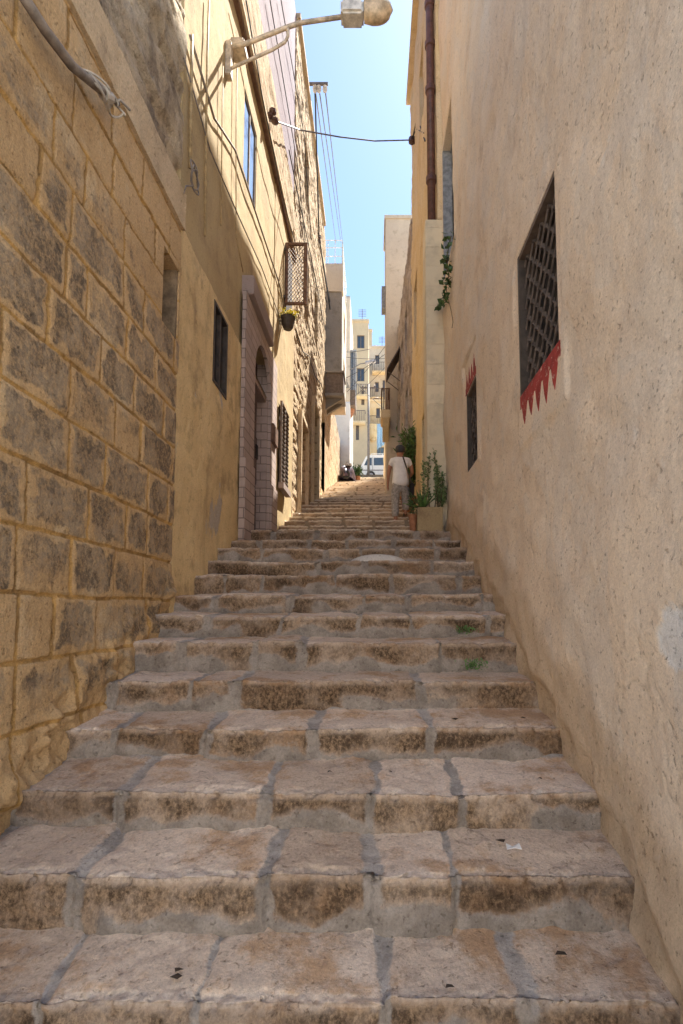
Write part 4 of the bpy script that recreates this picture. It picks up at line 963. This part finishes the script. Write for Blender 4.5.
# ================================================================== van
vx = A(359.5,460,34).x; vz = 8.822; vy = 34.2
van = empty('parked_van', (vx+2,vy,vz), 'white van parked across the top of the steps, nose to the left', 'van')
H = 1.72; L_ = 4.2; Wd = 1.6
prof = [(0,.30),(0.02,.75),(.12,.98),(.42,1.60),(.62,1.70),(L_-.12,H),(L_,H-.1),(L_,.30)]
bm = MB(); bm.prism([(vx+a,vy,vz+b) for a,b in prof],(0,Wd,0)); bm.build('body', M['vanwhite'], van, bevel=.03)
def vplate(name, poly, mat, y=vy-.006, th=.01): return MB().prism([(vx+a,y,vz+b) for a,b in poly],(0,th,0)).build(name, mat, van)
vplate('side_window', [(.30,.98),(.82,.98),(.82,1.5),(.54,1.5)], M['glass'])
vplate('side_window', [(.95,.98),(2.15,.98),(2.15,1.5),(.95,1.5)], M['glass']); vplate('side_window', [(2.3,.98),(3.9,.98),(3.9,1.5),(2.3,1.5)], M['glass'])
vplate('door_seam', [(.87,.4),(.89,.4),(.89,1.55),(.87,1.55)], M['black']); vplate('side_moulding', [(.1,.62),(4.1,.62),(4.1,.68),(.1,.68)], M['greycable'])
MB().prism([(vx+.13,vy+.1,vz+1.0),(vx+.41,vy+.1,vz+1.57),(vx+.39,vy+.1,vz+1.58),(vx+.11,vy+.1,vz+1.01)],(0,Wd-.2,0)).build('windscreen', M['glass'], van)
for a in (.75,3.4):
    wv = MB(); wv.v = []; c0 = Vector((vx+a,vy-.01,vz+.30))
    n_=20; vs = [c0+Vector((.30*math.cos(2*PI*k/n_),0,.30*math.sin(2*PI*k/n_))) for k in range(n_)]
    w = MB().prism(vs,(0,.2,0)).build('wheel', M['rubber'], van); MB().prism([c0+Vector((.17*math.cos(2*PI*k/n_),-.008,.17*math.sin(2*PI*k/n_))) for k in range(n_)],(0,.01,0)).build('rim', M['silver'], w)
MB().box(vx-.06,vx+.02,vy+.02,vy+Wd-.02,vz+.28,vz+.45).build('bumper', M['greycable'], van)
MB().box(vx-.012,vx+.03,vy+.1,vy+.3,vz+.55,vz+.72).build('headlight', M['silver'], van)
m_ = MB(); 
for yy in (vy+.1,vy+1.5): m_.tube([(vx+.8,yy,vz+H+.08),(vx+3.9,yy,vz+H+.08)],.02)
for k in range(5): m_.tube([(vx+.8+k*.75,vy+.1,vz+H+.08),(vx+.8+k*.75,vy+1.5,vz+H+.08)],.02); m_.tube([(vx+.8+k*.75,vy+.1,vz+H-.01),(vx+.8+k*.75,vy+.1,vz+H+.08)],.02)
m_.build('roof_rack', M['whitemetal'], van)
# covered scooter at the top left of the steps
SY_ = 27.0; sc0 = A(346.5,474,SY_); zs0 = UZ[32]
sct = empty('covered_scooter', (sc0.x,SY_,zs0), 'dark purple covered scooter by the left wall near the top of the steps', 'scooter')
V_=[]; Q_=[]; nu_=24; nv_=12
for j in range(nv_+1):
    for i in range(nu_):
        a = 2*PI*i/nu_; t = j/nv_*PI/2
        rr = math.cos(t)**.6*(1+.12*math.sin(3*a+2*t)+.06*math.sin(7*a)); V_.append((sc0.x+.42*rr*math.cos(a), SY_+.75*rr*math.sin(a), zs0+.12+.70*math.sin(t)*(1+.1*math.cos(2*a))))
for j in range(nv_):
    for i in range(nu_): Q_.append((j*nu_+i,j*nu_+(i+1)%nu_,(j+1)*nu_+(i+1)%nu_,(j+1)*nu_+i))
mk('cover', V_, Q_, M['purple'], sct)
m_ = MB(); c0 = Vector((sc0.x-.0,SY_-.75,zs0+.22)); m_.prism([c0+Vector((.22*math.cos(2*PI*k/16),0,.22*math.sin(2*PI*k/16))) for k in range(16)],(0,.1,0)); m_.build('wheel', M['rubber'], sct)
MB().box(sc0.x-.05,sc0.x+.28,SY_-.5,SY_+.2,zs0+.78,zs0+.88).build('seat', M['silver'], sct, bevel=.03)
# ================================================================== plants
def stemleaf(mb_s, lv, base, top, n, spread, R, r0=.008):
    base = Vector(base); top = Vector(top); pts = []
    bend = Vector((R.uniform(-1,1),R.uniform(-1,1),0))*.06
    for k in range(7):
        t = k/6; pts.append(base.lerp(top,t)+bend*math.sin(t*PI))
    mb_s.tube(pts, [r0*(1-.7*k/6) for k in range(7)], 5)
    for k in range(n):
        t = R.uniform(.25,1); i = min(5,int(t*6)); p = pts[i].lerp(pts[i+1],t*6-i); lv.append(p+Vector((R.gauss(0,spread),R.gauss(0,spread),R.gauss(0,spread))))
# planter with agave and upright plants
PX0 = atY(417.5,515,7.0).x; PX1 = atY(443,515,7.0).x; PZ = 1.08; PH = atY(430,507,7.0).z
pt = empty('stone_planter', ((PX0+PX1)/2,7.2,PZ), 'square tan stone planter at the end of the top step by the right wall', 'planter')
m_ = MB(); t = .035; y0,y1 = 7.0,7.36; zt_ = PH
def tap(x,z): return x
for a,b,c2,d in ((PX0,PX1,y0,y0+t),(PX0,PX1,y1-t,y1),(PX0,PX0+t,y0+t,y1-t),(PX1-t,PX1,y0+t,y1-t)): m_.box(a,b,c2,d,PZ,zt_)
m_.build('box', M['planter'], pt, bevel=.008)
MB().box(PX0+t+.001,PX1-t-.001,y0+t+.001,y1-t-.001,PZ+.01,zt_-.03).build('soil', M['soil'], pt)
ag = empty('agave', ((PX0+.07),7.15,zt_), 'bright green spiky agave in the left side of the stone planter', 'plant')
m_ = MB(); R = random.Random(11); base = Vector((PX0+.08,7.15,zt_-.03))
for k in range(20):
    a = 2*PI*k/20*2.4; el = R.uniform(.5,1.4); L2 = R.uniform(.26,.44); d = Vector((math.cos(a)*math.cos(el),math.sin(a)*math.cos(el),math.sin(el))); s = d.cross(Vector((0,0,1))).normalized(); vs = []
    for j in range(7):
        tt = j/6; w_ = .026*(math.sin(PI*min(1,tt*.8+.2))+.05)*(1-tt**3); c0 = base+d*L2*tt+Vector((0,0,-.10*tt*tt*math.cos(el))); vs += [c0-s*w_+Vector((0,0,.006)), c0-Vector((0,0,.003)), c0+s*w_+Vector((0,0,.006))]
    m_.add(vs, [(j*3+q,j*3+q+1,j*3+q+4,j*3+q+3) for j in range(6) for q in (0,1)])
me = bpy.data.meshes.new('rosette'); me.from_pydata(m_.v,[],m_.f); me.update(); link('rosette', me, M['agave'], ag, True)
cp = empty('upright_plant', ((PX1-.1),7.2,zt_), 'thin upright stems with tiny leaves in the right side of the stone planter', 'plant')
ms = MB(); lv = []
for k,(px,tp) in enumerate(((424,462),(430,456),(434,450),(438,466),(442,474),(444,488),(437,476))):
    top = atY(px,tp,7.2); stemleaf(ms, lv, (min(top.x,PX1-.05),7.2+.04*((k%3)-1),zt_-.03), top, 120, .014, R, .008)
ms.build('stems', M['stem'], cp); leaves('leaves', lv, .05, M['leafpale'], cp, .5, .4, 12)
# terracotta pot next to it
tp_ = atY(414,518,7.05)
tc = empty('terracotta_pot', (tp_.x,7.1,PZ), 'small terracotta pot squeezed left of the stone planter', 'flower pot')
MB().lathe((tp_.x-.01,7.12,PZ),[(.04,0),(.055,.22),(.065,.22),(.065,.26),(.05,.26)],14).build('pot', M['terracotta'], tc)
ms = MB(); lv = []
for k in range(6): stemleaf(ms, lv, (tp_.x-.01,7.12,PZ+.25), (tp_.x+R.uniform(-.07,.07),7.12+R.uniform(-.1,.1),PZ+R.uniform(.40,.62)), 26, .012, R, .004)
ms.build('stems', M['stem'], tc); leaves('leaves', lv, .05, M['leafdark'], tc, .3, .4, 13)
# large bushy oleander behind the person
ol = empty('oleander_bush', (.80,11.3,2.1), 'tall wispy potted bush behind the planter, reaching over the person', 'bush')
MB().lathe((.78,11.3,UZ[5]+.01),[(.12,0),(.17,.32),(.19,.32),(.19,.37),(.15,.37)],14).build('pot', M['terracotta'], ol)
ms = MB(); lv = []
for k in range(34):
    px = R.choice([R.uniform(396,418),R.uniform(405,434)]); py = R.uniform(426,444) if px < 424 else R.uniform(434,456)
    top = atY(px,py,R.uniform(11.,11.6)); top.x = min(top.x,.90); stemleaf(ms, lv, (.78+R.uniform(-.06,.06),11.3+R.uniform(-.06,.06),UZ[5]+.36), top, 40, .045, R, .008)
ms.build('stems', M['stem'], ol); leaves('foliage', lv, .15, M['leaf'], ol, .5, .24, 14)
# yucca-like darker plant half way
# vine hanging from the recessed window
vn_ = empty('hanging_vine', atX(448,300,XW-.03), 'green vine dangling from the recessed window on the right wall', 'vine')
ms = MB(); lv = []
path = [(451,236),(448,250),(447,262),(449,275),(446,286),(447,296),(442,305),(438,309)]
P = [atX(px,py,XW-.05) for px,py in path]; ms.tube(P, .007, 5)
for a,b in zip(P[:-1],P[1:]):
    for k in range(16): p = a.lerp(b, R.random()); lv.append(p+Vector((R.uniform(-.05,.02),R.gauss(0,.05),R.gauss(0,.03))))
ms.tube([atX(px,py,XW-.035) for px,py in ((448,298),(451,310),(453,322),(452,328))], .004, 5)
ms.build('stem', M['stem'], vn_); leaves('leaves', lv, .075, M['leafdark'], vn_, -.3, .75, 15)
# potted plants near the scooter
for i,(px,sz) in enumerate(((350,.24),(354,.28),(358,.20))):
    c0 = A(px,471,28.1); z0 = UZ[34]
    e = empty('potted_plant', (c0.x,28.1,z0), 'dark green potted plant behind the covered scooter, %s' % ['the leftmost and nearest the wall','the middle and largest of three','the rightmost, next to the van'][i], 'plant', 'potted plants at the top of the steps')
    MB().lathe((c0.x,28.1,z0),[(.10,0),(.14,.25),(.12,.25)],10).build('pot', M['terracotta'], e)
    leaves('leaves', [Vector((c0.x,28.1,z0+.42))+Vector((R.gauss(0,sz*.5),R.gauss(0,sz*.5),R.gauss(0.08,sz*.5))) for _ in range(150)], .22, M['leafdark'], e, .6, .3, 20+i)
# weeds on the steps
for i,(px,py,Y,s,lb) in enumerate(((466,607,4.05,.035,'small green weed at the foot of a riser near the right wall, the upper one'),(473,661,3.62,.045,'small bright weed growing from a step joint near the right wall, the lower one'))):
    c0 = atY(px,py,Y-.04); z = np.interp(Y-.05,[s_[0] for s_ in STEPS],[s_[1] for s_ in STEPS]); zz = treadz(Y-.06)+.008
    lv = [Vector((c0.x+R.gauss(0,s),Y-.06+R.gauss(0,.015),zz+.01+R.uniform(0,s*1.2))) for _ in range(70)]
    o = leaves('weed', lv, s*.8, M['agave'], None, .8, .4, 30+i); tag(o, lb, 'weed')
# litter, debris, cement mound
def stepz(Y): return treadz(Y)+.005
c0 = atY(513,831,2.32); zz = stepz(2.3)
m_ = MB(); vs = []; n = 6
c0 = Vector((atY(513,831,2.27).x, 2.27, zz+.012))
vs = [c0+Vector((-.03,-.014,.006)), c0+Vector((.0,-.018,.014)), c0+Vector((.035,-.004,.002)), c0+Vector((.03,.02,.016)), c0+Vector((0,.016,.004)), c0+Vector((-.028,.014,.018))]
m_.add(vs, [(0,1,4,5),(1,2,3,4)]); o = m_.build('paper_scrap', M['paper']); md = o.modifiers.new('s','SOLIDIFY'); md.thickness = .003
tag(o, 'crumpled white paper scrap on a step near the right', 'litter')
c0 = Vector((atY(378,558,5.5).x,5.50,stepz(5.5)))
V_=[];Q_=[]
for j in range(9):
    for i in range(20):
        a = 2*PI*i/20; t = j/8*PI/2; rr = math.cos(t)*(1+.12*math.sin(2*a+1)+.07*math.sin(5*a)); V_.append((c0.x+.27*rr*math.cos(a), c0.y+.12*rr*math.sin(a), c0.z-.02+.095*math.sin(t)))
for j in range(8):
    for i in range(20): Q_.append((j*20+i,j*20+(i+1)%20,(j+1)*20+(i+1)%20,(j+1)*20+i))
tag(mk('cement_mound', V_, Q_, M['cement'], None), 'pale hardened lump of cement on a step in mid flight', 'cement lump')
k = 0
for px,py,Y in ((540,776,2.62),(523,743,2.97+.1),(330,757,2.7),(175,1001,1.9),(178,1004,1.93),(455,745,3.05),(560,908,2.0),(450,990,1.86),(500,828,2.35),(390,765,2.7)):
    z = stepz(Y)+.006; p = Vector((atY(px,py,Y).x,Y,z)); s = random.uniform(.006,.014); q = random.uniform(0,3)
    m_ = MB(); m_.add([p+Vector((s*1.8*math.cos(q+a),s*math.sin(q+a),.004+.004*math.sin(a*2))) for a in (0,1.2,2.4,3.6,4.9)]+[p+Vector((0,0,.010))], [(0,1,5),(1,2,5),(2,3,5),(3,4,5),(4,0,5)])
    o = m_.build('dead_leaf', M['debris']); tag(o, 'small dark scrap of dead leaf lying on the near steps', 'debris', 'dead leaf scraps on the steps'); k += 1
# ================================================================== person
PXc = A(400.5,480,10.4).x; PZ0 = 1.25+RZ*3
per = empty('person', (PXc,10.4,PZ0), 'person in white t-shirt and grey trousers climbing the steps, seen from behind', 'person')
per['local'] = 0
SCL = 1.68/1.62
def skin(name, vtx, edges, mat, parent, sub=2, root=0):
    me = bpy.data.meshes.new(name); me.from_pydata([(PXc+x*SCL,10.4+y*SCL,PZ0+z*SCL) for x,y,z,_,_ in vtx], edges, []); me.update()
    o = bpy.data.objects.new(name+'_tmp', me); col.objects.link(o)
    s = o.modifiers.new('skin','SKIN'); s.use_smooth_shade = True
    for i,(x,y,z,ra,rb) in enumerate(vtx): me.skin_vertices[0].data[i].radius = (ra*SCL, rb*SCL); me.skin_vertices[0].data[i].use_root = (i == root)
    d = o.modifiers.new('sub','SUBSURF'); d.levels = sub; d.render_levels = sub
    dg = bpy.context.evaluated_depsgraph_get(); m2 = bpy.data.meshes.new_from_object(o.evaluated_get(dg)); m2.name = name
    bpy.data.objects.remove(o); m2.materials.clear()
    return link(name, m2, mat, parent, True)
# x right, y forward (away from camera), z up
bv = [(0,0,.84,.13,.10),(0,.02,1.0,.12,.095),(0,.05,1.18,.135,.10),(0,.07,1.29,.10,.08),(.0,.09,1.36,.052,.055),(0,.11,1.42,.065,.075),(0,.13,1.50,.078,.095),(0,.13,1.57,.06,.07), # 0-7
 (-.16,.06,1.27,.055,.055),(-.215,.04,1.10,.045,.045),(-.235,.05,.98,.038,.038),(-.245,.10,.82,.028,.025),(-.245,.115,.76,.034,.018), # 8-12 left arm
 (.16,.06,1.27,.055,.055),(.22,.05,1.12,.045,.045),(.235,.07,1.02,.038,.038),(.20,.24,1.0,.028,.026),(.17,.30,1.01,.032,.02), # 13-17 right arm bent forward
 (-.09,0,.78,.085,.09),(-.10,.03,.46,.055,.06),(-.10,-.02,.08,.036,.04),(-.10,-.04,.035,.035,.035),(-.10,.10,.03,.04,.025), # 18-22
 (.09,.02,.78,.085,.09),(.10,.10,.50,.055,.06),(.10,.08,.26,.036,.04),(.10,.06,.21,.035,.035),(.10,.20,.205,.04,.025)] # 23-27 right leg on next step
be = [(0,1),(1,2),(2,3),(3,4),(4,5),(5,6),(6,7),(3,8),(8,9),(9,10),(10,11),(11,12),(3,13),(13,14),(14,15),(15,16),(16,17),(0,18),(18,19),(19,20),(20,21),(21,22),(0,23),(23,24),(24,25),(25,26),(26,27)]
def addv(x,y,z,r,to): bv.append((x,y,z,r,r)); be.append((to,len(bv)-1)); return len(bv)-1
for k in range(4):
    a = addv(-.245+.0,.085+.018*k,.725,.0095,12); addv(-.24,.09+.018*k,.675+.006*abs(k-1.5),.008,a)
a = addv(-.235,.14,.755,.011,12); addv(-.225,.155,.715,.009,a)
for k in range(4):
    a = addv(.155,.33,1.035-.018*k,.0095,17); addv(.13,.355,1.03-.018*k,.008,a)
a = addv(.16,.31,1.045,.011,17); addv(.145,.33,1.06,.009,a)
addv(0,.235,1.485,.016,6); addv(-.085,.12,1.49,.016,6); addv(.085,.12,1.49,.016,6)
skin('body', bv, be, M['skin'], per)
skin('hair', [(0,.075,1.42,.082,.06),(0,.09,1.51,.115,.115),(0,.115,1.59,.095,.10)], [(0,1),(1,2)], M['hair'], per)
skin('shirt', [(0,.0,.70,.19,.15),(0,.01,.84,.182,.145),(0,.02,.97,.165,.13),(0,.05,1.12,.165,.125),(0,.065,1.25,.135,.105),(0,.085,1.335,.065,.062),
  (-.155,.06,1.255,.085,.08),(-.21,.045,1.13,.072,.068),(.155,.06,1.255,.085,.08),(.215,.05,1.13,.072,.068)], [(0,1),(1,2),(2,3),(3,4),(4,5),(4,6),(6,7),(4,8),(8,9)], M['tshirt'], per)
skin('trousers', [(0,0,.86,.15,.12),(0,-.01,.78,.155,.135),(-.095,0,.70,.11,.11),(-.105,.03,.45,.085,.085),(-.105,-.015,.12,.072,.075),
  (.095,.02,.70,.105,.105),(.105,.10,.50,.085,.085),(.105,.07,.27,.072,.075)], [(0,1),(1,2),(2,3),(3,4),(1,5),(5,6),(6,7)], M['trousers'], per, root=1)
for sx,sy,sz in ((-.10,0,.0),(.10,.10,.175)):
    skin('shoe', [(sx,-.05+sy,.045+sz,.04,.04),(sx,.03+sy,.04+sz,.045,.035),(sx,.14+sy,.03+sz,.042,.025)], [(0,1),(1,2)], M['darkwood'], per)
# shoulder bag
bg = empty('shoulder_bag', (PXc+.2,10.3,PZ0+.7), "dark shoulder bag on a long strap worn across the person's back", 'bag')
S_ = lambda x,y,z: (PXc+x*SCL,10.4+y*SCL,PZ0+z*SCL)
MB().tube([S_(.06,.12,1.345),S_(.05,-.0,1.34),S_(.06,-.065,1.27),S_(.11,-.10,1.10),S_(.16,-.12,.93),S_(.215,-.10,.78)], .015, 6).build('strap', M['darkwood'], bg)
MB().box(PXc+.18,PXc+.27,10.22,10.50,PZ0+.55,PZ0+.80).build('bag_body', M['black'], bg, bevel=.02)
# ================================================================== camera, light, world
cam = bpy.data.cameras.new('Camera'); co = bpy.data.objects.new('Camera', cam); col.objects.link(co); scene.camera = co
co.location = (0,0,0); co.rotation_euler = (PI/2+PITCH, 0, 0)
cam.sensor_fit = 'VERTICAL'; cam.sensor_height = 36; cam.sensor_width = 24; cam.lens = F/1024*36
cam.shift_x = -(U0-341.5)/1024; cam.shift_y = (V0-512)/1024
cam.clip_start = .05; cam.clip_end = 1500
SX, SY = .33, .48
el = math.atan2(1, math.hypot(SX,SY)); az = math.atan2(SX,SY)
sl_ = bpy.data.lights.new('sun','SUN'); sl_.energy = 3.0; sl_.angle = math.radians(.5); sl_.color = (1,.95,.86)
so = bpy.data.objects.new('sun', sl_); col.objects.link(so)
so.rotation_euler = Vector((-SX,-SY,-1)).to_track_quat('-Z','Y').to_euler(); so.location = (5,8,30)
wd = bpy.data.worlds.new('World'); scene.world = wd; wd.use_nodes = True; nt = wd.node_tree; nt.nodes.clear()
o_ = nt.nodes.new('ShaderNodeOutputWorld'); b_ = nt.nodes.new('ShaderNodeBackground'); s_ = nt.nodes.new('ShaderNodeTexSky'); s_.sky_type = 'NISHITA'
s_.sun_disc = False; s_.sun_elevation = el; s_.sun_rotation = az; s_.air_density = 1.0; s_.dust_density = .6; s_.ozone_density = 2.2
b_.inputs[1].default_value = .050; tn = nt.nodes.new('ShaderNodeMix'); tn.data_type = 'RGBA'; tn.blend_type = 'MULTIPLY'; tn.inputs[0].default_value = 1; tn.inputs[7].default_value = (.88,.955,1.0,1); nt.links.new(s_.outputs[0], tn.inputs[6]); nt.links.new(tn.outputs[2], b_.inputs[0]); nt.links.new(b_.outputs[0], o_.inputs[0])
scene.view_settings.view_transform = 'Standard'; scene.view_settings.look = 'None'; scene.view_settings.exposure = 2.55; scene.view_settings.gamma = 1; scene.view_settings.use_curve_mapping = False
scene.cycles.max_bounces = 10; scene.cycles.diffuse_bounces = 6
